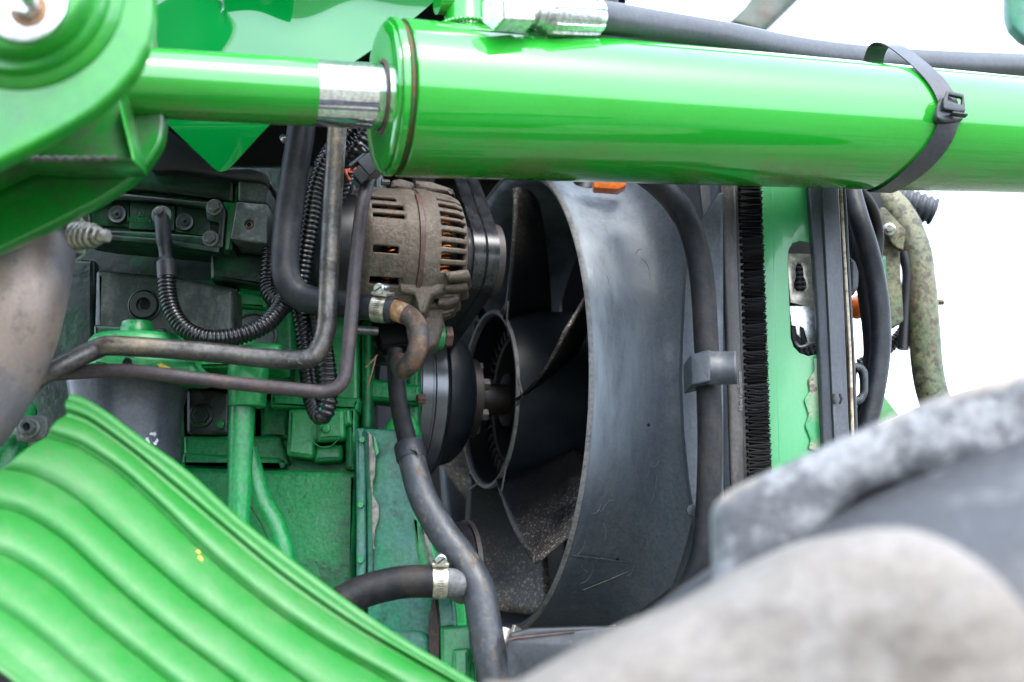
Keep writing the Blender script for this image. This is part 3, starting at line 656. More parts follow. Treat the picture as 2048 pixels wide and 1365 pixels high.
# cable tie
tie = thing('cable_tie', 'flat black cable tie strapped round the green barrel and its hose, buckle facing out', 'cable tie', P(1890, 240, 1.2))
sT = st(1822); RB = RB+(RB2-RB)*(sT-s800)/(st(2300)-s800)
def tieband():
    # section plane tilted: the strap leans to the right at the buckle; teardrop taking in the hose
    c = A0+AX*sT
    a, u, v = basis(AX)       # u towards camera, v up
    V, Fc = [], []; pts = []
    hosep = c+Zax*(RB+.022)+Vector((0, .01, 0))
    n = 90
    for k in range(n+1):
        t = -pi*.5+2*pi*k/n
        r = RB+.0018
        q = c+(u*cos(t)+v*sin(t))*r
        up = max(0, sin(t)); lift = up**6
        q = q+Zax*(.024*lift)+Vector((0, .012*lift, 0))
        # lean: upper front runs from upper-left to the buckle
        sh_ = -.018*max(0, sin(t))**1.5*(1 if cos(t) > -.2 else 1)-.028*max(0, -sin(t))**2*1.0
        pts.append(q+AX*sh_)
    for i, q in enumerate(pts):
        t = -pi*.5+2*pi*i/n
        T = (pts[min(i+1, n)]-pts[max(i-1, 0)]).normalized()
        out = ((u*cos(t)+v*sin(t))); W_ = T.cross(out).normalized(); w = .0095
        for (ww, oo) in ((-w, 0), (-w, .0010), (w, .0010), (w, 0)): V.append(q+W_*ww+out*oo)
    for i in range(n):
        for k in range(4): Fc.append((i*4+k, (i+1)*4+k, (i+1)*4+(k+1) % 4, i*4+(k+1) % 4))
    return V, Fc
link('strap', pyd(*tieband()), M['tiepl'], tie, smooth=40)
YT = Yb(1890)-.068
plate('buckle_body', [(1868, 232), (1880, 196), (1900, 192), (1934, 210), (1937, 222), (1930, 236), (1905, 242), (1886, 246), (1870, 243)], YT, .016, M['tiepl'], tie, bev=.002, rnd=5, tx=.5, segs=3)
plate('buckle_loop', [(1884, 205), (1893, 182), (1934, 183), (1937, 218), (1920, 222), (1884, 222)], YT-.004, .006, M['tiepl'], tie, bev=.0014, rnd=5, holes=[rpoly([(1896, 191), (1928, 192), (1927, 206), (1894, 204)], 2, 2)], tx=.5)
box('tongue', P(1918, 230, YT-.004), S(32, YT), .008, S(4, YT), M['plastic'], tie, bev=.0005, M=Matrix.Rotation(RAD(8), 3, 'Y'))
# ============================================================ LOADER BRACKET (top left, close to the lens)
lb = thing('loader_bracket', 'thick rounded green loader bracket plates holding the rod pin, blurred in the corner', 'bracket', P(100, 250, .8))
YF = .80
front = [(-600, 600), (-600, -500), (306, -500), (303, 0), (302, 40), (292, 90), (268, 140), (232, 182), (185, 222), (130, 256), (60, 293), (0, 322), (-60, 352)]
plate('front_plate', rpoly(front, 12, 3), YF, .016, M['bracket'], lb, bev=.003, segs=3)
back = [(-600, 760), (-600, -400), (300, -400), (304, 60), (318, 150), (329, 240), (322, 285), (296, 326), (255, 366), (200, 402), (100, 452), (0, 500), (-100, 545)]
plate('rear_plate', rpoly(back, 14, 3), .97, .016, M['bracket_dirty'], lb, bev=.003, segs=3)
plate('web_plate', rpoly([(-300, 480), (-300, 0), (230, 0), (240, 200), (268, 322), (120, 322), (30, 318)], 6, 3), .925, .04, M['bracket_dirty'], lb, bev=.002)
plate('gusset', [(236, 208), (241, 208), (268, 322), (264, 322)], .915, .01, M['bracket'], lb, bev=.0008)
PC = (52, -8)
pcw = P(PC[0], PC[1], YF)
r_o = S(195, YF)
lathe('boss', pcw, (0, -1, 0), [(0, S(208, YF)), (.003, S(205, YF)), (.006, S(186, YF)), (.012, S(182, YF)), (.014, S(178, YF)), (.014, .01)], M['bracket'], lb, n=96, smooth=50)
lathe('pin_collar', P(45, -18, YF-.014), (0, -1, 0), [(0, S(150, YF)), (.012, S(150, YF)), (.015, S(146, YF)), (.0165, S(140, YF)), (.0165, .01)], M['bracket'], lb, n=96, smooth=50)
lathe('washer', P(53, 8, YF-.031), (0, -1, 0), [(0, S(84, YF)), (.003, S(84, YF)), (.0036, S(80, YF)), (.0036, .004)], M['zinc'], lb, n=64)
lathe('rust_ring', P(58, 20, YF-.0346), (0, -1, 0), [(0, S(38, YF)), (.0006, S(36, YF)), (.0006, .004)], M['orange_rust'], lb, n=32)
hexa('pin_bolt', P(58, 18, YF-.035), (0, -1, 0), S(28, YF), .012, M['zinc'], lb, rot=.2)
cylb('bolt_end', P(60, 2, YF-.046), (0, -1, .05), S(16, YF), .012, M['zinc'], lb)
lathe('rod_eye', A0-AX*.055, (0, 1, 0), [(-.03, .01), (-.03, .05), (.03, .05), (.03, .01)], M['barrel'], hc, n=64)
# overhead loader arm (crosses above the frame, mirrored in the paint)
arm = thing('front_loader', 'green loader arm box beam crossing just above the picture', 'loader arm', P(1300, -250, 1.2))
link('beam', pyd(*box_vf(P(1300, -640, 1.3), 1.6, .06, .06, Matrix.Rotation(RAD(30), 3, 'Z'))), M['bracket'], arm, bev=.004)
# ============================================================ RIBBED GREEN PANEL
rp = thing('ribbed_panel', 'curved green sheet metal panel pressed with flowing ribs, lower left corner', 'panel', P(300, 1200, 1.0))
CV = [
 [(136, 797), (165, 806), (211, 834), (272, 880), (365, 947), (466, 1038), (585, 1133), (721, 1233), (813, 1293), (900, 1345), (975, 1392), (1100, 1466)],
 [(133, 828), (158, 836), (185, 848), (264, 904), (352, 979), (466, 1074), (571, 1160), (703, 1250), (835, 1326), (900, 1362), (960, 1402), (1060, 1475)],
 [(101, 868), (140, 880), (176, 896), (246, 943), (325, 1013), (396, 1083), (466, 1145), (549, 1211), (659, 1285), (791, 1360), (880, 1420), (960, 1480)],
 [(20, 932), (55, 938), (88, 949), (154, 987), (220, 1044), (299, 1114), (387, 1189), (466, 1250), (549, 1312), (624, 1365), (700, 1420), (780, 1490)],
 [(-110, 985), (-50, 992), (0, 1006), (57, 1024), (132, 1072), (198, 1132), (281, 1206), (374, 1281), (430, 1322), (490, 1368), (560, 1425), (640, 1500)],
 [(-200, 1060), (-100, 1070), (0, 1098), (53, 1123), (123, 1171), (185, 1228), (255, 1285), (300, 1320), (350, 1360), (400, 1400), (450, 1450), (520, 1510)],
 [(-260, 1130), (-150, 1150), (-60, 1180), (0, 1205), (44, 1233), (101, 1277), (158, 1325), (202, 1360), (240, 1395), (280, 1430), (330, 1480), (390, 1530)],
 [(-300, 1210), (-200, 1240), (-100, 1280), (-40, 1310), (0, 1335), (40, 1365), (80, 1400), (120, 1430), (150, 1460), (190, 1490), (230, 1520), (270, 1560)]]
def ribbed():
    nu = 90; rows = []
    cs = []
    for c in CV:
        pl = catmull([Vector((x, y, 0)) for x, y in c], 8); m = len(pl)-1
        cs.append([pl[0] if i == 0 else pl[min(m, int(m*i/nu))].lerp(pl[min(m, int(m*i/nu)+1)], m*i/nu-int(m*i/nu)) for i in range(nu+1)])
    V, Fc = [], []
    ks = []
    for k in range(len(CV)-1):
        nn = 12 if k == 0 else 25
        for j in range(nn): ks.append((k, j/nn))
    ks.append((len(CV)-1, 0))
    for (k, f) in ks:
        for i in range(nu+1):
            a = cs[k][i]; b = cs[min(k+1, len(CV)-1)][i]; q = a.lerp(b, f)
            if k == 0: h = .0055*sin(pi*min(1, f*1.15))**.7 if f*1.15 < 1 else 0   # rolled bead
            else:
                g = (f+1-.12) % 1
                h = (.0088 if k < 6 else .0088*max(0, 1-f*1.5))*(1-abs(2*g-1)**2.2)*.95
                if f < .12 and k == 1: h = 0
            X = (q.x-1024)*KPX
            Y = 1.135+.42*X-(q.y-800)*.00023
            p_ = P(q.x, q.y, Y)
            p_.y -= h; V.append(p_)
    n = nu+1
    for i in range(len(ks)-1):
        for j in range(nu): Fc.append((i*n+j, i*n+j+1, (i+1)*n+j+1, (i+1)*n+j))
    return V, Fc
RV = ribbed()
link('pressed_sheet', pyd(*RV), M['ribbed'], rp, smooth=60, solid=.0018)
def on_panel(x, y):      # point of the pressed sheet seen nearest a photo position
    best = None
    for v in RV[0]:
        d = v-Vector((0, 0, CAMH)); dp = d.y*cos(PITCH)+d.z*sin(PITCH); up = d.z*cos(PITCH)-d.y*sin(PITCH)
        e = (1024+d.x/dp/KPX-x)**2+(682.5-up/dp/KPX-y)**2
        if best is None or e < best[0]: best = (e, v)
    return best[1]
def splash(name, x, y, pts, m, par):
    Yp = on_panel(x, y).y-.0012
    plate(name, [(x+a, y+b) for a, b in pts], Yp, .0006, m, par, bev=.0002, rnd=4)
splash('paint_mark', 396, 1106, [(-6, -4), (2, -6), (5, 2), (0, 5), (-5, 3)], M['yellow'], rp)
splash('paint_mark', 400, 1118, [(-5, -6), (3, -5), (6, 4), (2, 8), (-4, 2)], M['yellow'], rp)
tp = []
for (x, y) in CV[0]:
    X = (x-1024)*KPX; tp.append(P(x, y+4, 1.135+.42*X-(y-800)*.00023-.001))
tube('rolled_edge', tp, .0048, M['ribbed'], rp, n=14)
# ============================================================ EXHAUST PIPE
ex = thing('exhaust_pipe', 'wide heat-tinted brown metal pipe curving down the left edge', 'pipe', P(40, 650, 1.05))
tube('pipe', [(60, 330, 1.06), (40, 440, 1.05), (24, 520, 1.04), (8, 600, 1.03), (-20, 690, 1.03), (-75, 790, 1.03), (-160, 880, 1.03), (-300, 960, 1.05)], lambda t: .0445, M['exhaust'], ex, n=56, step=.006)
bc = thing('band_clamp', 'shiny steel band clamp with stacked ribbed nut at the top of the brown pipe', 'clamp', P(140, 460, 1.0))
p0, p1 = P(62, 440, 1.05), P(24, 520, 1.04); dax = (p1-p0).normalized()
lathe('band', p0-dax*.004, dax, [(0, .0445), (0, .0462), (.002, .0468), (.010, .0468), (.012, .0462), (.012, .0445)], M['zinc'], bc, n=64, capends=False)
cx_ = P(150, 472, 1.0); bax = (P(215, 470, .99)-P(150, 470, 1.0)).normalized()
for k, (s_, r_) in enumerate(((0, 29), (.0046, 29), (.0092, 28), (.0138, 26))):
    cylb('stacked_nut', P(148, 472, 1.0)+bax*s_, bax, S(r_, 1), .0040, M['bolt_zinc'], bc, b=.0012)
cylb('nut_shoulder', P(148, 472, 1.0)+bax*.018, bax, S(20, 1), .004, M['bolt_zinc'], bc)
hexa('bolt_head', P(148, 472, 1.0)+bax*.021, bax, S(14, 1), .009, M['bolt_zinc'], bc)
plate('clamp_lug', [(112, 440), (126, 430), (160, 432), (166, 460), (158, 500), (144, 500), (150, 462)], 1.005, .012, M['galv'], bc, rnd=4)
# ============================================================ ROCKER COVER (grimy green)
rc = thing('injector_cover', 'grime-blackened green cover casting with two screws and raised part number', 'engine cover', P(370, 440, 1.2))
YR = 1.20
plate('cover_body', [(150, 352), (470, 362), (466, 502), (440, 500), (200, 478), (150, 470)], YR+.012, .06, M['grime'], rc, rnd=6, bev=.003)
plate('top_ledge', [(160, 330), (350, 338), (468, 358), (466, 402), (300, 382), (160, 372)], YR+.002, .05, M['grime'], rc, rnd=4, bev=.004, fn=lambda x, z: -.2*z)
plate('recess_rim', [(150, 388), (240, 386), (420, 404), (442, 402), (452, 420), (446, 496), (425, 500), (380, 488), (200, 470), (150, 468)], YR, .02, M['grime'], rc, rnd=6, bev=.002, holes=[rpoly([(176, 400), (300, 402), (410, 414), (414, 440), (438, 446), (436, 470), (410, 472), (300, 464), (182, 458)], 5, 2)])
plate('name_plate', [(180, 402), (258, 405), (258, 456), (182, 450)], YR+.008, .01, M['grime'], rc, bev=.001)
plate('name_plate', [(260, 404), (350, 412), (348, 462), (257, 458)], YR+.006, .01, M['grime'], rc, bev=.001)
plate('name_plate', [(354, 412), (422, 424), (420, 474), (350, 464)], YR+.008, .01, M['grime'], rc, bev=.001)
text('part_number', 'RE530654', 278, 441, YR+.0055, .0052, M['cast_smooth'], rc, rotdeg=-4, sx=.98)
text('maker_mark', 'JD', 283, 429, YR+.0055, .0045, M['cast_smooth'], rc, rotdeg=-4)
for (x, y) in ((236, 431), (371, 446)):
    c = P(x, y, YR+.006)
    lathe('round_plug', c, (0, -1, 0), [(0, S(19, YR)), (.003, S(18.5, YR)), (.0035, S(17, YR)), (.0025, S(13, YR)), (.0025, S(9, YR)), (.0032, S(8, YR)), (.0032, S(3.5, YR)), (.001, S(3, YR)), (.001, 0)], M['plug'], rc, n=36, smooth=40)
for (x, y) in ((430, 416), (422, 479)):
    c = P(x, y, YR-.0005)
    cylb('screw_washer', c, (0, -1, 0), S(17, YR), .003, M['worn'], rc)
    hexa('screw_head', c+Vector((0, -.003, 0)), (0, -1, 0), S(13.5, YR), .006, M['worn'], rc, rot=.4)
plate('lower_lip', [(150, 462), (330, 478), (440, 494), (438, 506), (330, 490), (150, 474)], YR-.004, .02, M['grime'], rc, bev=.002)
plate('green_web', [(440, 430), (446, 404), (474, 366), (478, 380), (458, 500), (440, 500)], YR+.01, .02, M['cast_smooth'], rc, bev=.002)
hb = thing('lifting_block', 'worn grey-green metal block with one threaded hole beside the cover', 'block', P(505, 430, 1.2))
plate('upper_block', [(477, 354), (540, 358), (534, 408), (474, 402)], 1.195, .05, M['worn'], hb, rnd=4, bev=.0025, fn=lambda x, z: -.15*z)
plate('lower_block', [(473, 403), (535, 409), (534, 488), (460, 478)], 1.19, .055, M['worn'], hb, rnd=3, bev=.0015, holes=[circ(498, 449, 9)])
cylb('threaded_hole', P(498, 449, 1.196), (0, 1, 0), S(9.5, 1.19), .02, M['orange_rust'], hb)
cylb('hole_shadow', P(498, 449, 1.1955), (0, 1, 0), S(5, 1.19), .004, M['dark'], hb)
gk = thing('cover_gasket', 'dark wavy rubber sheet lying over the top of the cover', 'gasket', P(430, 340, 1.2))
plate('sheet', [(290, 270), (340, 265), (400, 310), (440, 338), (500, 336), (530, 345), (541, 362), (538, 372), (522, 362), (470, 358), (400, 346), (350, 340), (300, 342)], 1.185, .05, M['plastic'], gk, rnd=8, bev=.003, fn=lambda x, z: -.3*z)
# head casting below the cover: dark recess then rough block
eb = thing('engine_block', 'rough green cast engine block filling the bay behind the pipes', 'engine block', P(450, 900, 1.4))
def cast(name, pts, Y, th, m='cast', **k):
    k.setdefault('bev', .004); k.setdefault('rnd', 6); k.setdefault('segs', 3)
    return plate(name, pts, Y, th, M[m], eb, **k)
cast('upper_wall', [(-80, 330), (760, 330), (760, 700), (-80, 700)], 1.315, .1, 'grime')
cast('mid_wall', [(-80, 560), (200, 560), (560, 560), (720, 560), (722, 1250), (-80, 1250)], 1.30, .1, 'cast')
cast('left_recess', [(-80, 500), (188, 520), (190, 900), (-80, 900)], 1.29, .02, 'grime')
cast('pump_housing', [(190, 538), (350, 552), (470, 575), (470, 700), (395, 690), (186, 682)], 1.225, .08, 'grimeworn', rnd=10, bev=.006)
cast('housing_ledge', [(186, 648), (330, 655), (330, 700), (186, 700)], 1.215, .05, 'grime', rnd=6)
cast('core_land', [(470, 560), (580, 590), (585, 720), (470, 720)], 1.26, .06, 'cast')
cast('small_green_pad', [(474, 580), (535, 590), (535, 620), (474, 616)], 1.255, .05, 'cast_smooth')
cast('dark_step', [(420, 500), (532, 508), (530, 575), (420, 560)], 1.24, .05, 'grime')
# lower wall and ledge
cast('lower_plate', [(355, 934), (500, 940), (716, 942), (712, 1175), (700, 1260), (360, 1250)], 1.262, .1, 'cast', rnd=8, bev=.006)
cast('ledge', [(366, 905), (560, 915), (572, 935), (360, 934)], 1.285, .08, 'cast', rnd=3)
cast('step_wall', [(366, 872), (560, 872), (580, 930), (366, 930)], 1.288, .06, 'cast')
cast('step_wall', [(520, 800), (575, 800), (578, 880), (520, 876)], 1.292, .06, 'cast')
cast('shaded_gap', [(360, 740), (600, 760), (600, 880), (360, 880)], 1.3, .02, 'grime')  # grimy black plate; also stands in for the shaded gap by the filter
cast('boss_pad', [(577, 818), (700, 816), (704, 850), (690, 853), (690, 876), (628, 884), (628, 912), (622, 918), (572, 912)], 1.262, .05, 'cast_smooth', rnd=6)
cast('boss_pad', [(634, 820), (688, 818), (690, 880), (632, 884)], 1.256, .02, 'cast_smooth', rnd=8, holes=[])
lathe('casting_dot', P(652, 858, 1.256), (0, -1, 0), [(0, S(10, 1.25)), (.0015, S(9, 1.25)), (.002, S(5, 1.25)), (.002, 0)], M['cast_smooth'], eb, n=28, smooth=60)
lathe('casting_ring', P(650, 866, 1.2565), (0, -1, 0), [(0, S(30, 1.25)), (.0006, S(29.5, 1.25)), (.0006, S(28.6, 1.25)), (0, S(28, 1.25))], M['cast_smooth'], eb, n=48, smooth=60, capends=False)
cast('small_pad', [(628, 892), (684, 888), (684, 922), (626, 926)], 1.27, .04, 'cast_smooth', rnd=8)
cast('side_rib', [(690, 815), (712, 812), (712, 944), (690, 940)], 1.27, .05, 'cast')
cast('top_rail', [(540, 786), (720, 796), (716, 824), (540, 815)], 1.27, .05, 'cast', rnd=5)
cast('deck_rail', [(588, 560), (640, 560), (640, 800), (588, 790)], 1.285, .05, 'cast')
cast('side_wall', [(640, 590), (716, 596), (716, 812), (640, 806)], 1.275, .05, 'cast_smooth')
cast('bolt_land', [(372, 778), (458, 784), (456, 870), (372, 868)], 1.282, .03, 'grimeworn', rnd=8)
cylb('block_bolt', P(404, 832, 1.282), (0, -1, 0), S(24, 1.28), .005, M['grime'], eb)
hexa('block_bolt', P(404, 832, 1.277), (0, -1, 0), S(17, 1.28), .007, M['grimeworn'], eb)
cylb('block_bolt', P(443, 850, 1.28), (0, -1, 0), S(9, 1.28), .008, M['cast_smooth'], eb)
cast('front_rail', [(735, 756), (840, 770), (838, 812), (735, 800)], 1.31, .04, 'cast')
cast('front_post', [(722, 640), (742, 640), (742, 860), (722, 860)], 1.29, .04, 'cast')
cast('front_post', [(812, 690), (838, 690), (838, 880), (812, 880)], 1.32, .03, 'cast')
for (x, y) in ((834, 798), (722, 660)): hexa('block_bolt', P(x, y, 1.30), E, S(11, 1.3), .008, M['rustband'], eb)
vp = []
p_ = thing('socket_plug', 'large blackened socket plug with recessed hex in the grimy housing', 'plug', P(290, 612, 1.225))
c = P(290, 612, 1.2255)
lathe('plug_body', c, (0, -1, 0), [(0, S(34, 1.22)), (.003, S(33.5, 1.22)), (.0036, S(31, 1.22)), (.001, S(30, 1.22)), (.001, S(28.5, 1.22)), (.005, S(28, 1.22)), (.006, S(26, 1.22)), (.006, S(15, 1.22)), (.005, S(14, 1.22)), (-.001, S(14, 1.22)), (-.001, 0)], M['plug'], p_, n=48, smooth=40)
hexa('hex_socket', P(292, 611, 1.2275), (0, -1, 0), S(13.5, 1.22), .0026, M['dark'], p_, rot=.2)
cp = thing('core_plug', 'round cupped metal core plug partly covered by the corrugated conduit', 'core plug', P(505, 668, 1.26))
lathe('cup', P(507, 672, 1.258), (0, -1, 0), [(0, S(48, 1.26)), (.003, S(47, 1.26)), (.0035, S(44, 1.26)), (.001, S(42, 1.26)), (-.002, S(38, 1.26)), (-.002, 0)], M['worn'], cp, n=56, smooth=40)
# side plate with a bolt at far left
sp_ = thing('bolt_tab', 'small green-grey tab with a socket head bolt behind the brown pipe', 'tab', P(60, 855, 1.2))
plate('tab', [(30, 832), (88, 830), (96, 842), (94, 868), (84, 880), (32, 884)], 1.15, .012, M['worn'], sp_, rnd=8, bev=.002)
lathe('socket_bolt', P(62, 857, 1.15), (0, -1, 0), [(0, S(20, 1.15)), (.003, S(20, 1.15)), (.004, S(15, 1.15)), (.011, S(15, 1.15)), (.012, S(13.5, 1.15)), (.012, S(8, 1.15)), (.006, S(7, 1.15)), (.006, 0)], M['worn'], sp_, n=32)
tube('green_stub', [(40, 820, 1.2), (20, 880, 1.18), (-10, 960, 1.17)], S(34, 1.2), M['cast_smooth'], eb, n=24)
# ============================================================ FUEL FILTER
ff = thing('oil_filter', 'black canister filter with white recycling mark under a round green head', 'filter', P(260, 900, 1.2))
fh = P(266, 700, 1.205)
FRd = S(120, 1.2)
def vl(name, x, y, Y, prof_px, m, par, n=64, **k):   # vertical lathe given in pixels
    c = P(x, y, Y); return lathe(name, c, (0, 0, -1), [(S(a, Y), S(b, Y)) for a, b in prof_px], m, par, n=n, **k)
vl('can', 258, 742, 1.205, [(0, 100), (4, 116), (24, 119), (34, 117), (70, 110), (90, 108), (250, 106), (300, 104), (300, 10)], M['filter'], ff, smooth=60)
vl('head', 285, 666, 1.205, [(10, 30), (10, 84), (12, 96), (22, 104), (40, 108), (52, 116), (56, 126), (80, 130), (86, 124), (88, 100)], M['cast_smooth'], ff, smooth=50)
vl('head_cap', 275, 644, 1.205, [(0, 8), (0, 28), (2, 31), (10, 31), (12, 33), (30, 33)], M['cast_smooth'], ff, smooth=50)
plate('head_arm', [(330, 676), (450, 684), (470, 690), (560, 690), (560, 735), (330, 740)], 1.195, .06, M['cast_smooth'], ff, rnd=6, bev=.004)
plate('head_arm', [(472, 684), (480, 682), (500, 680), (562, 688), (562, 740), (466, 736)], 1.175, .05, M['cast_smooth'], ff, rnd=6, bev=.005, segs=3)
plate('head_skirt', [(200, 712), (385, 720), (398, 745), (370, 752), (240, 748), (180, 735)], 1.13, .08, M['cast_smooth'], ff, rnd=8, bev=.006)
plate('paint_mark', [(313, 728), (322, 727), (340, 735), (343, 740), (330, 738), (318, 734)], 1.1285, .001, M['yellow'], ff, bev=.0003)
cylb('small_pin', P(256, 726, 1.127), (0, -1, 0), S(9, 1.13), .004, M['dark'], ff)
# three chasing arrows mark, wrapped on the can: thin raised print
def recyc():
    V, Fc = [], []; Y = 1.205; R = S(106.5, Y); c = P(258, 885, Y)
    def put(px, py):
        dx = S(px-258, Y); a = asin(max(-1, min(1, dx/R))); return Vector((c.x+dx, c.y-R*cos(a)-.0004, c.z-S(py-895, Y)))
    for k in range(3):
        a0 = RAD(90+k*120)
        pts = [(-7, 5), (3, 5), (3, 2.2), (8, 7.5), (3, 12.8), (3, 10), (-4, 10), (-7, 5)]
        arm_ = [(-6.5, -2.5), (4, -2.5), (4, -5.5), (8, 0), (4, 5), (4, 2.5), (-4, 2.5)]
        n = len(V)
        for (x, y) in arm_:
            y += 9.5; xr = x*cos(a0-pi/2)-y*sin(a0-pi/2); yr = x*sin(a0-pi/2)+y*cos(a0-pi/2)
            V.append(put(325+xr*.82, 897-yr))
        Fc.append(tuple(range(n, n+7)))
    return V, Fc
link('recycling_mark', pyd(*recyc()), M['white'], ff, smooth=0)
# ============================================================ VERTICAL GREEN TUBE AND SECOND TUBE
dt = thing('dipstick_tube', 'straight green drop tube with wide split collar below its square housing', 'tube', P(485, 900, 1.17))
vl('housing', 497, 726, 1.165, [(0, 20), (0, 40), (20, 41), (84, 37), (88, 36), (90, 30)], M['cast_smooth'], dt, smooth=40)
vl('tube', 484, 812, 1.168, [(0, 24), (0, 26), (60, 25.5), (200, 23), (330, 22), (330, 5)], M['cast_smooth'], dt, smooth=40)
for a0_, a1_ in ((-75, -8), (12, 60)):
    lathe('collar_half', P(484, 816, 1.168), (0, 0, -1), [(0, S(27, 1.17)), (0, S(29, 1.17)), (S(52, 1.17), S(28.5, 1.17)), (S(54, 1.17), S(26, 1.17))], M['cast_smooth'], dt, n=24, a0=RAD(a0_+90+0), a1=RAD(a1_+90), smooth=40)
bt = tube('bent_green_tube', [(492, 900, 1.20), (505, 950, 1.20), (520, 1000, 1.20), (548, 1050, 1.20), (566, 1110, 1.20), (570, 1200, 1.20)], S(23, 1.2), M['cast_smooth'], None, n=28)
tag(bt, 'green tube bending away to the right behind the straight drop tube', 'tube')
# ============================================================ PIPES AND HOSES
Tt = lambda o, l, c: tag(o, l, c)
Tt(tube('steel_pipe', [(60, 765, 1.10), (110, 738, 1.10), (190, 700, 1.11), (235, 692, 1.11), (420, 705, 1.125), (520, 716, 1.13), (612, 719, 1.13), (640, 695, 1.13), (653, 655, 1.13), (656, 600, 1.13), (661, 480, 1.13), (669, 340, 1.13), (676, 230, 1.125), (680, 130, 1.12)], .0080, M['steel'], None, n=28, step=.003), 'thick bare steel pipe turning up from the filter head to the chromed rod', 'pipe')
Tt(tube('brown_pipe', [(70, 752, 1.125), (160, 745, 1.115), (240, 742, 1.11), (330, 750, 1.11), (480, 768, 1.12), (600, 780, 1.12), (655, 783, 1.12), (684, 765, 1.12), (694, 725, 1.12), (702, 640, 1.12), (710, 540, 1.125), (722, 430, 1.13), (735, 365, 1.14), (742, 340, 1.15)], .0056, M['brownpipe'], None, n=24, step=.003), 'thin dull brown pipe running below the thick steel one and up beside the alternator', 'pipe')
ha = thing('coolant_hose', 'fat smooth black hose dropping behind the rod and turning right to a rusty elbow', 'hose', P(600, 500, 1.17))
tube('hose', [(608, 190, 1.15), (601, 270, 1.15), (588, 350, 1.155), (577, 430, 1.16), (570, 510, 1.16), (575, 560, 1.16), (600, 592, 1.16), (640, 604, 1.155), (700, 610, 1.15), (750, 617, 1.14), (789, 622, 1.135)], lambda t: .0118 if t < .7 else .0118-(t-.7)*.0042, M['rubber'], ha, n=32)
el = thing('elbow_pipe', 'rust-streaked metal elbow hooking down from the clamped hose end', 'pipe', P(830, 660, 1.13))
tube('elbow', [(780, 620, 1.135), (798, 624, 1.132), (820, 634, 1.127), (836, 656, 1.122), (838, 684, 1.12), (830, 712, 1.122), (815, 734, 1.13), (805, 738, 1.15), (800, 725, 1.18)], .0082, M['elbow'], el, n=28, step=.003)
tube('rust_sleeve', [(786, 620.5, 1.134), (799, 624, 1.1315), (812, 629.5, 1.129)], .0086, M['orange_rust'], el, n=28, step=.003)
def hose_clamp(name, label, o, ax, r, w, up, m=M['stainless'], slots=True):
    """worm-drive band: slotted strap, screw housing, screw"""
    t = thing(name, label, 'hose clamp', o)
    a, u, v = basis(ax); n = 120; rows = [-.5, -.22, .22, .5]; V, Fc = [], []
    for s_ in rows:
        for k in range(n):
            q = 2*pi*k/n; V.append(o+a*(s_*w)+(u*cos(q)+v*sin(q))*(r+.0006))
    for i in range(3):
        for k in range(n):
            if i == 1 and slots and (k % 3) == 0: continue
            Fc.append((i*n+k, i*n+(k+1) % n, (i+1)*n+(k+1) % n, (i+1)*n+k))
    link('band', pyd(V, Fc), m, t, solid=.0004, smooth=0)
    upv = (Vector(up)-a*a.dot(Vector(up))).normalized(); side = a.cross(upv).normalized()
    hx = o+upv*(r+.0022)
    MM = Matrix((a, side, upv)).transposed()
    link('saddle', pyd(*box_vf(hx-upv*.0008, w*1.15, w*1.3, .0030, MM)), m, t, bev=.0006)
    cylb('screw_barrel', hx+upv*.003+side*w*.55, -side, .0038, w*1.1, M['zinc'], t)
    sdir = side if side.y < 0 else -side
    hp = hx+upv*.0035+sdir*w*.55
    lathe('screw_head', hp, sdir, [(0, .0046), (.003, .0046), (.0036, .0040), (.0036, .0)], M['zinc'], t, n=24, smooth=30)
    link('screw_slot', pyd(*box_vf(hp+sdir*.0037, .0011, .0006, .0072, Matrix((side.cross(sdir) if 0 else a, sdir, upv)).transposed() @ Matrix.Rotation(.9, 3, 'Y'))), M['dark'], t, smooth=0)
    return t
def hdir(p, q): return (P(*q)-P(*p)).normalized()
hose_clamp('hose_clamp', 'bright slotted worm-drive clamp on the hose end above the rusty elbow', P(763, 618, 1.1385), hdir((750, 617, 1.14), (789, 622, 1.135)), .0109, .0120, (0, -.25, 1))
lh = thing('heater_hose', 'long black hose snaking down beside the fan to the bottom edge', 'hose', P(850, 1000, 1.2))
tube('thin_hose', [(790, 700, 1.21), (792, 760, 1.205), (800, 820, 1.20), (812, 870, 1.19), (822, 912, 1.18)], lambda t: .0068+.0018*t, M['rubber_dusty'], lh, n=24)
tube('thick_hose', [(820, 902, 1.18), (830, 945, 1.175), (848, 1000, 1.17), (885, 1065, 1.165), (925, 1120, 1.16), (955, 1175, 1.155), (968, 1240, 1.15), (980, 1310, 1.145), (1000, 1400, 1.14)], lambda t: .0112+.0022*min(1, t*1.6), M['rubber_mud'], lh, n=32)
cq = thing('spring_clamp', 'black spring clamp with a small ear where thin and thick hose join', 'hose clamp', P(822, 905, 1.18))
d_ = hdir((818, 890, 1.183), (830, 945, 1.175))
lathe('band', P(820, 903, 1.1805), d_, [(-.007, .0100), (-.007, .0118), (-.005, .0126), (.006, .0128), (.008, .0120), (.008, .010)], M['rubber'], cq, n=40, smooth=50, capends=False)
link('ear', pyd(*sweep_vf([P(822, 898, 1.167), P(832, 900, 1.165), P(838, 908, 1.167), P(834, 914, 1.168)], .0013, 8)), M['bolt'], cq)
ll = thing('return_hose', 'short black hose rising from behind the ribbed panel to a grey elbow', 'hose', P(780, 1185, 1.15))
tube('hose', [(600, 1270, 1.13), (660, 1222, 1.13), (720, 1186, 1.135), (790, 1167, 1.14), (840, 1163, 1.143), (872, 1163, 1.145)], .0130, M['rubber_dusty'], ll, n=32)
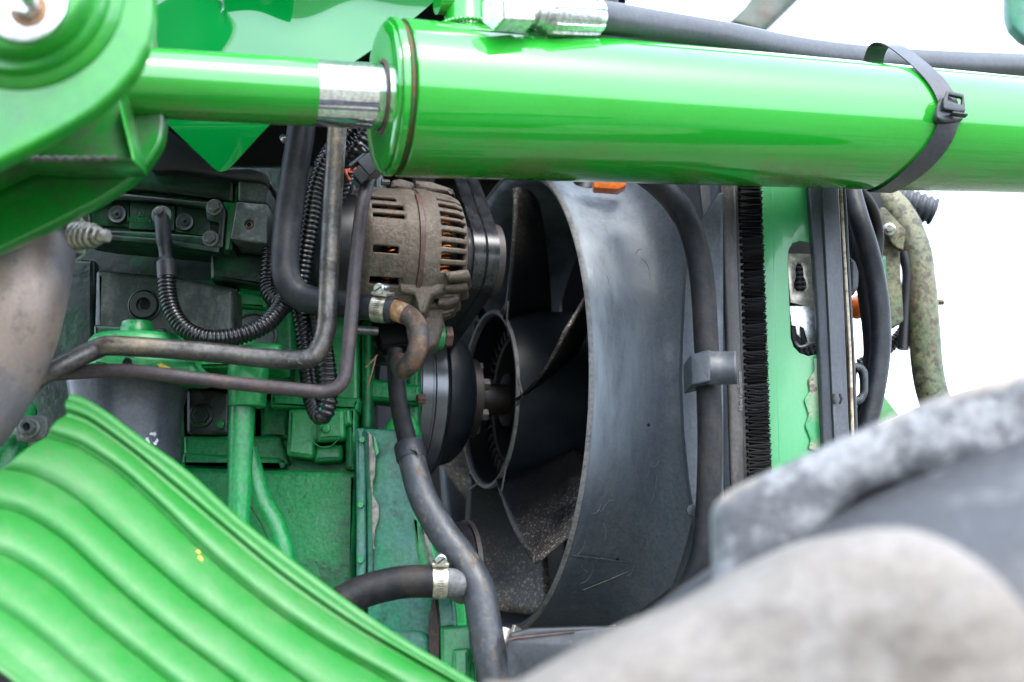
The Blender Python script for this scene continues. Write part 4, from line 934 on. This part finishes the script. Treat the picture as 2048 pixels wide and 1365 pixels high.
tube('elbow', [(865, 1163, 1.145), (895, 1166, 1.148), (915, 1170, 1.155), (925, 1180, 1.18)], .0118, M['galvgrey'], ll, n=28)
hose_clamp('hose_clamp', 'grey worm-drive clamp on the short hose, lower centre', P(878, 1163.5, 1.1455), hdir((840, 1163, 1.143), (872, 1163, 1.145)), .0131, .0115, (-.05, -.25, 1))
# corrugated conduits
Tt(conduit('harness_conduit', [(333, 548, 1.17), (336, 590, 1.17), (348, 630, 1.168), (375, 662, 1.165), (420, 678, 1.162), (480, 672, 1.162), (530, 650, 1.165), (560, 618, 1.175), (575, 590, 1.185)], .0078, M['conduit'], pitch=.0034), 'black corrugated conduit drooping from the cable boot in a wide curve', 'conduit')
Tt(conduit('inner_conduit', [(545, 500, 1.205), (540, 560, 1.205), (545, 590, 1.20), (565, 606, 1.195), (590, 600, 1.2)], .0092, M['conduit'], pitch=.0036), 'short corrugated conduit bend tucked behind the fat hose', 'conduit')
Tt(conduit('tall_conduit', [(735, 220, 1.18), (700, 262, 1.18), (655, 318, 1.18), (632, 375, 1.18), (620, 450, 1.18), (607, 530, 1.185), (600, 600, 1.19), (612, 690, 1.19), (618, 760, 1.185), (628, 810, 1.175), (643, 832, 1.165), (656, 805, 1.16), (655, 750, 1.16), (648, 700, 1.165), (640, 640, 1.18), (640, 590, 1.2)], .0080, M['conduit'], pitch=.0042), 'long corrugated conduit falling behind the steel pipe and looping up again', 'conduit')
Tt(conduit('upper_conduit', [(760, 230, 1.17), (738, 265, 1.17), (715, 300, 1.17), (690, 345, 1.185), (670, 400, 1.2)], .0088, M['conduit'], pitch=.0046), 'fat corrugated conduit end leaning right under the chromed rod', 'conduit')
Tt(conduit('rear_conduit', [(725, 225, 1.20), (690, 262, 1.20), (665, 290, 1.2), (640, 330, 1.21)], .0066, M['conduit'], pitch=.0038), 'thin corrugated conduit crossing behind the steel pipe top', 'conduit')
tube('teal_thread', [(632, 640, 1.176), (634, 700, 1.165), (640, 760, 1.158), (645, 800, 1.155), (640, 822, 1.155)], .0006, M['teal'], bpy.data.objects['tall_conduit'], n=6)
# cable boot and stud
cb = thing('cable_boot', 'black heat-shrink cable boot with a terminal bolted to the cover', 'cable', P(330, 480, 1.17))
vf = tube('boot', [(323, 436, 1.175), (326, 460, 1.172), (329, 490, 1.172), (332, 520, 1.172), (334, 556, 1.17)], lambda t: .0066 if t < .42 else (.0066-(t-.42)*.014 if t < .5 else (.0055 if t < .66 else (.0055+(t-.66)*.034 if t < .74 else .0082))), M['rubber'], cb, n=24, step=.0015)
lathe('terminal_ring', P(323, 431, 1.181), (0.05, -1, 0), [(0, S(20, 1.18)), (.0012, S(20, 1.18)), (.0012, S(5, 1.18))], M['zinc'], cb, n=32)
hexa('terminal_nut', P(322, 432, 1.1795), (0.02, -1, 0.1), S(15, 1.18), .007, M['bolt'], cb)
cylb('stud', P(321, 428, 1.174), (0.02, -1, 0.1), S(8, 1.18), .008, M['bolt'], cb)
# connector plug
cn = thing('sensor_connector', 'angular black plastic sensor connector with red wires above the alternator', 'connector', P(735, 340, 1.13))
cc = P(738, 338, 1.135); RM = Matrix.Rotation(RAD(-40), 3, 'Y')
def cbx(name, dx, dz, w, h, dy=0, th=.022, m=M['tiepl'], b=.001):
    o_ = RM @ Vector((S(dx, 1.13), dy, S(dz, 1.13)))
    box(name, cc+o_, S(w, 1.13), th, S(h, 1.13), m, cn, M=RM, bev=b)
cbx('shell', 10, 0, 44, 40); cbx('collar', 30, 0, 8, 46, -.001); cbx('rear_body', -22, -6, 26, 30, 0, .018); cbx('latch', -8, 24, 44, 8, -.004, .010); cbx('latch_tab', 14, 31, 6, 14, -.005, .012); cbx('socket', 48, 0, 36, 34, .004, .02)
for k in range(6): cbx('rib', -32+k*3.4, -6, 1.4, 32, -.001, .019, b=.0002)
for k in range(2): tube('wire', [(701, 362, 1.13), (694, 350, 1.135), (692, 344-k*4, 1.14), (697, 340+k*4, 1.15), (712, 338+k*8, 1.16)], .0011, M['redwire'], cn, n=8)
# little stud at upper left of the hose
cylb('stud_bolt', P(566, 275, 1.22), (.3, -1, -.6), S(7, 1.2), .012, M['zinc'], eb)
# straw bits
for q in (((735, 775, 1.24), (745, 742, 1.24), (752, 712, 1.24)), ((732, 735, 1.24), (745, 722, 1.24), (755, 710, 1.24))):
    s_ = tube('straw', list(q), .0007, M['straw'], None, n=5)
    tag(s_, 'thin dry brown straw stalk caught in the dark gap behind the elbow' if q[0][1] == 775 else 'shorter dry straw stalk slanting across the longer one in the dark gap', 'straw')
# ============================================================ TIMING COVER AND LOWER CASTINGS
tv = thing('timing_cover', 'bluish green timing cover with grey sealant peeling along its seams', 'engine cover', P(780, 1050, 1.25))
def tcv(name, pts, Y, th, m='cover', **k):
    k.setdefault('bev', .003); k.setdefault('rnd', 5); k.setdefault('segs', 3); return plate(name, pts, Y, th, M[m], tv, **k)
tcv('edge_flange', [(710, 856), (730, 856), (734, 900), (733, 1180), (712, 1240), (712, 1000)], 1.215, .05)
tcv('front_face', [(726, 856), (832, 860), (848, 980), (870, 1120), (866, 1260), (862, 1340), (735, 1300), (733, 1000)], 1.205, .05, tx=-.1)
tcv('bright_strip', [(826, 1030), (848, 1040), (872, 1110), (872, 1165), (842, 1165), (830, 1100)], 1.203, .02, 'cast_smooth')
tcv('right_face', [(846, 1040), (880, 1090), (930, 1150), (934, 1260), (880, 1262), (868, 1160)], 1.215, .04, 'cast_smooth')
tcv('lower_pad', [(760, 1262), (840, 1262), (858, 1275), (862, 1330), (860, 1420), (760, 1400)], 1.185, .05, 'cover', rnd=12, bev=.006)
tcv('corner_block', [(880, 1255), (945, 1250), (950, 1400), (882, 1400)], 1.18, .05, 'cast_smooth', rnd=6)
tcv('corner_block', [(905, 1300), (938, 1296), (940, 1400), (905, 1400)], 1.172, .03, 'cast_smooth', rnd=6)
tcv('neck', [(868, 1190), (908, 1190), (914, 1256), (876, 1262)], 1.19, .04, 'cover')
tcv('seam_shadow', [(858, 1230), (872, 1190), (880, 1262), (878, 1400), (862, 1400), (856, 1290)], 1.186, .02, 'rustdark', rnd=3, bev=.001)  # rust-dark plate that also stands in for the shade along the seam
tcv('sealant', [(735, 862), (744, 872), (752, 905), (750, 950), (745, 965), (746, 990), (757, 1010), (758, 1035), (750, 1060), (747, 1100), (744, 1060), (743, 1000), (738, 930)], 1.2015, .004, 'gasket', rnd=2, bev=.0008)
tcv('sealant', [(842, 1048), (850, 1060), (858, 1085), (866, 1120), (868, 1140), (862, 1140), (856, 1110), (848, 1080)], 1.200, .006, 'gasket', rnd=2, bev=.0008)
tcv('peeled_flap', [(745, 868), (752, 878), (758, 905), (752, 915), (748, 890)], 1.199, .003, 'cast_smooth', rnd=2, bev=.0005)
tcv('seam_line', [(746, 1000), (748, 1000), (747, 1168), (745, 1168)], 1.2035, .004, 'rustdark', rnd=0, bev=.0003)
# green round cover behind the hose
tcv('round_cover', [(752, 900), (762, 860), (782, 832), (806, 822), (828, 832), (838, 858), (839, 960), (752, 960)], 1.262, .05, 'cast_smooth', rnd=16, bev=.009, segs=4)
lb2 = thing('black_guard', 'flat black metal guard plate with a brown worn top edge, bottom centre', 'guard plate', P(1140, 1320, 1.1))
plate('plate', [(1015, 1284), (1022, 1278), (1240, 1252), (1250, 1254), (1300, 1300), (1330, 1500), (1012, 1500)], 1.10, .006, M['guard'], lb2, rnd=5, bev=.0012, holes=[circ(1053, 1358, 9)])
plate('worn_edge', [(1018, 1279), (1030, 1275), (1150, 1263), (1150, 1265), (1030, 1279), (1020, 1283)], 1.0985, .004, M['rustband'], lb2, bev=.0004)
plate('rear_lip', [(1020, 1268), (1060, 1258), (1180, 1254), (1240, 1254), (1200, 1264), (1020, 1285)], 1.115, .03, M['guard'], lb2, rnd=3)
gc = hose_clamp('gear_clamp', 'small bright screw clamp half hidden behind the black guard plate', P(1000, 1300, 1.17), Vector((.25, .2, .9)), .018, .03, (1, -.6, .0), M['bolt_zinc'])
gc['category'] = 'hose clamp'
# ============================================================ RIGHT SIDE: hose, clip, seal, brush, column, strips
sv = thing('vertical_hose', 'long dusty brown-black hose running down the right of the fan shroud', 'hose', P(1420, 800, 1.17))
tube('hose', [(1270, 335, 1.26), (1320, 372, 1.23), (1362, 420, 1.19), (1388, 480, 1.175), (1404, 560, 1.17), (1412, 680, 1.165), (1418, 800, 1.165), (1420, 900, 1.165), (1416, 1020, 1.165), (1408, 1100, 1.165), (1385, 1165, 1.17), (1345, 1205, 1.18), (1290, 1245, 1.20), (1220, 1300, 1.22)], lambda t: .0112 if t < .2 else .0103, M['rubber_dusty'], sv, n=32)
cl = thing('hose_clip', 'black plastic clip with a curved tongue holding the long vertical hose', 'clip', P(1425, 735, 1.14))
plate('clip_body', [(1382, 708), (1414, 701), (1420, 702), (1420, 764), (1384, 770)], 1.138, .05, M['strip'], cl, bev=.0015, rnd=3, tx=-.5)
YC = 1.142
def tongue():
    V, Fc = [], []; n = 14
    for i in range(n+1):
        f = i/n; x = 1413+(1472-1413)*f; dip = sin(pi*f)*.0025
        for (yy) in (703-2*f*0, 769):
            q = P(x-6*sin(pi*f)*0+ (3*f if yy > 720 else 0), yy, YC); q.y += dip; V.append(q)
    for i in range(n): Fc.append((i*2, i*2+1, i*2+3, i*2+2))
    return V, Fc
link('tongue', pyd(*tongue()), M['strip'], cl, solid=.0022)
ss = thing('seal_strip', 'dusty dark vertical rubber seal strip between the hose and the brush', 'seal strip', P(1465, 700, 1.22))
plate('strip', [(1440, 360), (1472, 360), (1480, 600), (1492, 980), (1462, 1010), (1456, 800), (1448, 600)], 1.215, .03, M['seal'], ss, bev=.003, segs=3)
plate('backing', [(1468, 360), (1480, 360), (1500, 980), (1488, 990)], 1.225, .02, M['seal'], ss, bev=.001)
plate('frame_sheet', [(1395, 330), (1450, 330), (1452, 500), (1462, 1000), (1440, 1050), (1436, 700)], 1.235, .01, M['shroud'], sh, bev=.001)
# brush: each tuft a part, bristles leaning right and up
text('seal_lettering', 'Mink FlexSystem', 1481, 782, 1.2135, .0050, M['bolt'], ss, rotdeg=90, depth=.0002)
br = thing('brush_seal', 'vertical black bristle brush strip beside the green column', 'brush', P(1505, 700, 1.22))
ntf = 47; t0 = None
def tuft_mesh():
    rnd = random.Random(3); V, Fc = [], []
    for k in range(46):
        a = rnd.uniform(-1, 1); b = rnd.uniform(-1, 1); L = .0185+rnd.uniform(-.002, .0025)
        base = Vector((0, a*.0018, b*.0013)); d = Vector((1, rnd.uniform(-.10, .10)-.1, .05+rnd.uniform(-.07, .07)+b*.10)).normalized()
        tip = base+d*L; w = .00045; n = len(V)
        for q in (base, tip):
            for (p1, p2) in ((-w, -w), (w, -w), (0, w)): V.append(q+Vector((0, p1, p2)))
        Fc += [(n, n+1, n+4, n+3), (n+1, n+2, n+5, n+4), (n+2, n, n+3, n+5), (n+3, n+4, n+5)]
    return V, Fc
for k in range(ntf):
    f = k/(ntf-1); y = 372+(985-372)*f
    loc = P(1477+(1497-1477)*f, y+3, 1.222)
    if t0 is None:
        me = bpy.data.meshes.new('m'); V_, F_ = tuft_mesh(); me.from_pydata([tuple(v) for v in V_], [], F_); me.materials.append(M['bristle'])
        t0 = bpy.data.objects.new('tuft', me); COL.objects.link(t0); t_ = t0
    else:
        t_ = t0.copy(); COL.objects.link(t_)
    t_.parent = br; t_.location = loc-WL[br.name]
    t_.rotation_euler = (random.uniform(-.3, .3), random.uniform(-.08, .08), .15)
plate('tuft_holder', [(1468, 362), (1482, 362), (1502, 985), (1488, 990)], 1.224, .006, M['seal'], br, bev=.001)
plate('bristle_back', [(1480, 362), (1518, 362), (1536, 985), (1500, 990)], 1.245, .01, M['bristle'], br, bev=.001)
gcol = thing('green_column', 'light green upright frame column with an oblong window and rust at its lower right', 'column', P(1580, 700, 1.27))
win = [(1576, 520), (1578, 500), (1586, 487), (1600, 482), (1618, 484), (1634, 496), (1642, 520), (1642, 690), (1634, 708), (1618, 712), (1600, 706), (1588, 694), (1582, 676)]
plate('face', [(1517, 340), (1640, 340), (1643, 900), (1640, 1100), (1542, 1100), (1536, 900)], 1.235, .004, M['column'], gcol, bev=.001, holes=[win], tx=.1)
plate('folded_edge', [(1517, 340), (1526, 340), (1546, 1100), (1538, 1100)], 1.232, .03, M['column'], gcol, bev=.002)
plate('raised_fold', [(1540, 340), (1546, 340), (1566, 1100), (1560, 1100)], 1.2335, .004, M['column'], gcol, bev=.001)
plate('rust_patch', rpoly([(1628, 716), (1641, 716), (1642, 905), (1616, 898), (1622, 880), (1610, 852), (1618, 830), (1608, 800), (1620, 782), (1616, 760), (1630, 742)], 5, 3), 1.2342, .001, M['column_rust'], gcol, bev=.0003, tx=.1)
lt = thing('latch_plate', 'shiny silver latch plate with a keyhole slot inside the column window', 'latch', P(1605, 580, 1.26))
key = [(1588, 566), (1592, 554), (1591, 536), (1595, 528), (1601, 528), (1606, 536), (1607, 554), (1613, 566), (1613, 576), (1607, 583), (1594, 583), (1588, 576)]
plate('plate', [(1572, 508), (1645, 508), (1645, 612), (1625, 616), (1580, 606)], 1.262, .003, M['galv'], lt, bev=.001, holes=[key], tx=.1)
plate('lower_plate', [(1578, 612), (1650, 612), (1650, 690), (1612, 688), (1584, 660)], 1.262, .003, M['zinc'], lt, bev=.001)
conduit('wrapped_spring', [(1600, 520, 1.28), (1601, 600, 1.28)], .008, M['plastic'], lt, pitch=.0045)
plate('prong', [(1582, 650), (1592, 652), (1596, 684), (1590, 692), (1584, 680)], 1.256, .003, M['dark'], lt, bev=.0008)
plate('prong', [(1600, 652), (1608, 656), (1616, 684), (1604, 690)], 1.256, .003, M['dark'], lt, bev=.0008)
link('latch_wire', pyd(*sweep_vf(catmull([P(1590, 685, 1.25), P(1600, 694, 1.248), (P(1618, 690, 1.248)), P(1640, 684, 1.25)], 6), .0016, 10)), M['bolt'], lt)
conduit('wrapped_spring', [(1590, 712, 1.275), (1640, 700, 1.275)], .008, M['plastic'], lt, pitch=.0045)
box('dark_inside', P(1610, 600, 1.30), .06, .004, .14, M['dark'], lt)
bs = thing('door_strip', 'blue-black folded vertical trim strip with two curved slots near its foot', 'trim strip', P(1660, 650, 1.24))
plate('face', [(1615, 340), (1640, 340), (1656, 640), (1668, 900), (1668, 1100), (1652, 1100), (1646, 900), (1633, 600)], 1.225, .012, M['strip'], bs, bev=.002, segs=3, tx=-.35)
plate('flank', [(1640, 340), (1678, 340), (1690, 600), (1702, 900), (1706, 1100), (1668, 1100), (1668, 900), (1656, 640)], 1.219, .012, M['strip'], bs, bev=.001, segs=3, tx=.5)
for pts in ([(1666, 788), (1671, 788), (1668, 798), (1672, 808), (1667, 808), (1664, 798)], [(1682, 787), (1686, 798), (1682, 808), (1678, 808), (1681, 798), (1678, 788)]):
    plate('curved_slot', pts, 1.2125, .002, M['dark'], bs, bev=.0002)
rs = thing('rusty_edge_strip', 'thin cream metal edge strip with rust spots along the dark trim', 'metal strip', P(1694, 650, 1.24))
plate('cream_edge', [(1676, 340), (1683, 340), (1704, 700), (1714, 1000), (1706, 1000), (1698, 700)], 1.228, .02, M['tan'], rs, bev=.0012)
plate('black_edge', [(1684, 340), (1690, 340), (1710, 700), (1722, 1000), (1715, 1000), (1705, 700)], 1.232, .02, M['strip'], rs, bev=.0012)
# catches
ct = thing('rubber_catch', 'black rubber door catch loop low behind the trim strip', 'catch', P(1722, 775, 1.27))
plate('loop', rpoly([(1704, 722), (1728, 728), (1738, 742), (1738, 786), (1728, 806), (1708, 812), (1710, 860), (1704, 860)], 6, 3), 1.26, .014, M['strip'], ct, bev=.003, segs=3, holes=[rpoly([(1712, 742), (1722, 742), (1725, 760), (1725, 784), (1714, 794)], 4, 2)])
ct2 = thing('round_catch', 'half-round black catch poking out behind the trim strip above the orange lamp', 'catch', P(1710, 555, 1.27))
plate('disc', rpoly([(1700, 513), (1712, 522), (1719, 545), (1718, 575), (1708, 590), (1700, 590)], 6, 3), 1.265, .014, M['strip'], ct2, bev=.003, segs=3)
lo = thing('orange_lamp', 'small orange lamp lens showing between the trim and the curved hoses', 'lamp', P(1712, 615, 1.5))
lathe('lens', P(1712, 616, 1.5), (0.3, -1, 0), [(0, S(24, 1.5)), (.01, S(24, 1.5)), (.018, S(18, 1.5)), (.022, S(8, 1.5)), (.022, 0)], M['orange'], lo, n=32, smooth=60)
ol = tag(plate('orange_reflector', [(1180, 340), (1260, 340), (1252, 372), (1238, 380), (1188, 376)], 1.30, .02, M['orange'], None, bev=.003), 'orange-red reflector peeping out under the green barrel above the shroud', 'reflector')
# curved hoses
Tt(tube('curved_hose', [(1690, 372, 1.33), (1702, 420, 1.32), (1716, 500, 1.31), (1733, 580, 1.31), (1744, 660, 1.31), (1746, 720, 1.31), (1738, 800, 1.31), (1722, 870, 1.31), (1700, 940, 1.31)], .0092, M['rubber'], None, n=28), 'inner of two parallel black hoses bowing right of the trim strip', 'hose')
Tt(tube('curved_hose', [(1698, 365, 1.30), (1716, 430, 1.29), (1738, 500, 1.285), (1755, 580, 1.28), (1762, 660, 1.28), (1758, 730, 1.28), (1746, 800, 1.28), (1732, 860, 1.28), (1720, 930, 1.28)], .0094, M['rubber'], None, n=28), 'outer of two parallel black hoses bowing right of the trim strip', 'hose')
gt = thing('stained_tube', 'thick bent tube stained yellow-green and rusty against the white sky', 'tube', P(1840, 600, 1.45))
tube('tube', [(1700, 355, 1.5), (1750, 385, 1.5), (1795, 425, 1.49), (1828, 490, 1.48), (1840, 560, 1.475), (1848, 650, 1.47), (1854, 730, 1.47), (1866, 790, 1.47), (1892, 850, 1.47), (1930, 920, 1.47)], .0165, M['lichen'], gt, n=36)
hexa('side_nub', P(1876, 605, 1.475), (1, 0, 0), S(7, 1.47), .006, M['lichen'], gt)
bp = thing('pivot_bracket', 'rusty folded bracket plate with one washered bolt beside the stained tube', 'bracket', P(1785, 500, 1.42))
plate('folded_plate', [(1762, 414), (1772, 416), (1812, 462), (1800, 505), (1808, 640), (1796, 652), (1774, 656), (1762, 560), (1752, 500)], 1.41, .02, M['lichen'], bp, bev=.002, rnd=4)
plate('upper_wing', [(1758, 428), (1768, 414), (1812, 460), (1806, 502), (1786, 490), (1758, 440)], 1.40, .008, M['lichen'], bp, bev=.001, rnd=3)
plate('dark_flank', [(1752, 510), (1772, 512), (1776, 640), (1762, 652)], 1.405, .01, M['cover'], bp, bev=.001)
cylb('washer', P(1778, 460, 1.40), (-.2, -1, -.1), S(13, 1.4), .004, M['zinc'], bp)
hexa('bolt', P(1778, 460, 1.397), (-.2, -1, -.1), S(8, 1.4), .012, M['galv'], bp)
Tt(tube('black_cable', [(1718, 380, 1.36), (1745, 420, 1.37), (1756, 470, 1.38), (1752, 520, 1.38)], .006, M['dark'], None), 'black cable disappearing into the shade left of the rusty bracket', 'cable')
dk = tag(plate('dark_bracket', [(1696, 372), (1760, 380), (1772, 420), (1752, 470), (1752, 540), (1735, 500), (1712, 430)], 1.46, .02, M['dark'], None, bev=.002), 'dark grimy bracket in shade behind the two curved hoses', 'bracket')
Tt(conduit('intake_conduit', [(1720, 372, 1.56), (1780, 392, 1.56), (1830, 410, 1.56), (1868, 424, 1.56)], .0165, M['strip'], pitch=.0075, n=28), 'fat ribbed black duct end sticking out behind the stained tube', 'duct')
Tt(conduit('lamp_conduit', [(1720, 730, 1.5), (1765, 705, 1.5), (1800, 672, 1.5), (1830, 630, 1.5)], .0075, M['conduit'], pitch=.0038), 'thin corrugated conduit running behind the stained tube lower down', 'conduit')
gp_ = tag(plate('side_fender', [(1730, 760), (1760, 780), (1800, 832), (1720, 870), (1690, 860)], 1.6, .004, M['bracket'], None, bev=.001), 'small bright green panel corner low behind the curved hoses', 'panel')
blk = Tt(tube('black_hose', [(1806, 505, 1.47), (1815, 545, 1.47), (1812, 600, 1.47), (1806, 700, 1.47)], .006, M['plastic'], None), 'short black hose squeezed between rusty bracket and stained tube', 'hose')
# upper right pieces
ub = thing('lift_arm', 'out-of-focus greenish brown arm slanting across the white sky at the top', 'arm', P(1520, 20, 2.2))
plate('bar', rpoly([(1452, 46), (1490, 10), (1540, -60), (1680, -160), (1700, -110), (1590, 0), (1522, 66)], 8, 3), 2.3, .05, M['lichen_dark'], ub, bev=.008)
gs = tag(plate('green_flap', rpoly([(2016, -60), (2080, -60), (2080, 90), (2048, 74), (2026, 52), (2018, 30)], 6, 2), 1.9, .03, M['cover'], None, bev=.004), 'out-of-focus green metal corner at the top right edge', 'metal piece')
wr = Tt(tube('thin_wire', [(1360, -30, 1.6), (1385, 10, 1.6), (1405, 45, 1.6), (1420, 62, 1.6)], .0005, M['dark'], None, n=6), 'hair-thin wire against the white sky above the black hose', 'wire')
dt2 = thing('dark_fitting', 'dark ribbed plastic pieces behind the hydraulic hose near its fitting', 'fitting', P(1250, 60, 1.25))
plate('top_block', [(1186, -60), (1232, -60), (1238, 18), (1225, 40), (1190, 40)], 1.3, .06, M['plastic'], dt2)
for k in range(16): box('ridge', P(1206+k*6, 68+k*.8, 1.25), S(3, 1.25), .01, S(18, 1.25), M['plastic'], dt2, bev=.0002)
plate('ridge_base', [(1190, 50), (1310, 62), (1330, 90), (1190, 90)], 1.262, .02, M['plastic'], dt2)
plate('flat_rail', [(1300, 66), (1400, 72), (1420, 92), (1300, 84)], 1.27, .02, M['strip'], dt2)
lathe('black_knob', P(1165, 372, 1.36), (0, -.3, -1), [(0, .001), (0, S(24, 1.36)), (.006, S(27, 1.36)), (.014, S(24, 1.36)), (.02, S(12, 1.36)), (.02, 0)], M['plastic'], sh, n=32, smooth=60)
# ============================================================ FOREGROUND TYRE
ty = thing('tractor_tyre', 'pale dust-caked tractor tyre filling the lower right corner, far out of focus', 'tyre', P(3070, 3560, .66))
tc_ = P(3070, 3560, .66); RT = .70
def _rad(x, y, Y): q = P(x, y, Y); return math.hypot(q.x-tc_.x, q.z-tc_.z)
prT = [(-.14, _rad(1800, 880, .80)-.03), (-.10, _rad(1800, 880, .76)-.015), (-.04, _rad(1800, 900, .70)-.01), (0, _rad(1800, 950, .66)-.005), (.04, _rad(1800, 1010, .62)-.01), (.07, _rad(1800, 1060, .59)-.02), (.09, _rad(1800, 1120, .57)-.03), (.10, _rad(1800, 1300, .56)-.05)]
lathe('carcass', tc_, (0, -1, 0), prT, M['tyre'], ty, n=200, smooth=60, capends=False)
def lug(name, pts, Y, th, m, rnd=20, bev=.012, **k): return plate(name, rpoly(pts, rnd, 4), Y, th, M[m], ty, bev=bev, segs=4, **k)
lug('tread_lug', [(1438, 1500), (1436, 1010), (1470, 975), (1540, 942), (1700, 868), (1850, 800), (2048, 735), (2300, 668), (2800, 600), (2800, 900), (2300, 930), (2048, 940), (1880, 950), (1760, 975), (1680, 1030), (1640, 1090), (1560, 1150), (1500, 1230)], .66, .035, 'tyre_dust', bev=.012)
lug('tread_lug', [(1060, 1392), (1180, 1322), (1300, 1262), (1430, 1212), (1540, 1150), (1650, 1092), (1760, 1050), (1860, 1046), (1950, 1075), (2030, 1130), (2110, 1220), (2260, 1600), (900, 1600), (960, 1450)], .50, .15, 'tyre_top', rnd=40, bev=.03)
lug('tread_lug', [(1500, 1130), (1680, 990), (1860, 930), (2300, 900), (2300, 1500), (1460, 1500)], .69, .1, 'tyre', rnd=20)
# ============================================================ small finishing pieces
# scuffs and run marks scratched into the shroud ring
rs_ = random.Random(11)
vf = []
for k in range(26):
    a0_, s0_ = RAD(rs_.uniform(-52, 30)), rs_.uniform(.012, .066); L_ = rs_.uniform(.006, .028); th_ = rs_.uniform(-1.4, 1.4); cu_ = rs_.uniform(-1.2, 1.2)
    pts = []
    for i in range(9):
        t = i/8; pts.append(FPol(min(.068, max(.006, s0_+L_*t*cos(th_+cu_*t)*.5)), FR+.00135 if s0_ < .04 else FR+.0017+.0027*max(0, (s0_+L_*t*cos(th_+cu_*t)*.5-.04)/.028), a0_+L_*t*sin(th_+cu_*t)/FR))
    vf.append(sweep_vf(pts, .00022, 4))
link('scratch_marks', pyd(*join(vf)), M['scratch'], sh, kind='stuff')
# bolts and casting marks on the visible castings
for (x, y, Y, rr) in ((725, 880, 1.214, 7), (722, 1010, 1.214, 7), (722, 1120, 1.214, 7)):
    hexa('flange_bolt', P(x, y, Y), (0, -1, 0), S(rr, Y), .004, M['cast_smooth'], tv)
# weld bead round the port boss and along the loader web
vf = []
for k in range(34):
    x = 60+k*5.2; vf.append(lathe_vf(P(x, 318+1.5*sin(k*1.7), .921), (1, 0, 0), [(-.0016, .0004), (-.0008, .0019), (.0008, .0019), (.0016, .0004)], 8))
link('weld_bead', pyd(*join(vf)), M['bolt'], lb, smooth=60)
vf = []
for k in range(40):
    t = 2*pi*k/40; a_, u_, v_ = basis(Zax); vf.append(lathe_vf(pc+Zax*.0062+(u_*cos(t)+v_*sin(t))*.0205, (u_*-sin(t)+v_*cos(t)), [(-.0018, .0005), (-.0008, .0022), (.0008, .0022), (.0018, .0005)], 8))
link('weld_bead', pyd(*join(vf)), M['barrel'], hc, smooth=60)
# threaded stud and nut left of the fan pulley, thin black belt edge lip
cylb('stud_bolt', P(708, 660, 1.245), E, S(9, 1.25), .022, M['bolt'], eb)
for o in list(bpy.data.objects):
    n = o.name.split('.')[0]
    if o.parent is None and n in ('hose_clamp', 'curved_hose', 'straw'):
        o['group'] = {'hose_clamp': 'worm-drive clamps on the hose ends', 'curved_hose': 'parallel hoses bowing beside the trim strip', 'straw': 'dry straw stalks caught in the engine'}[n]
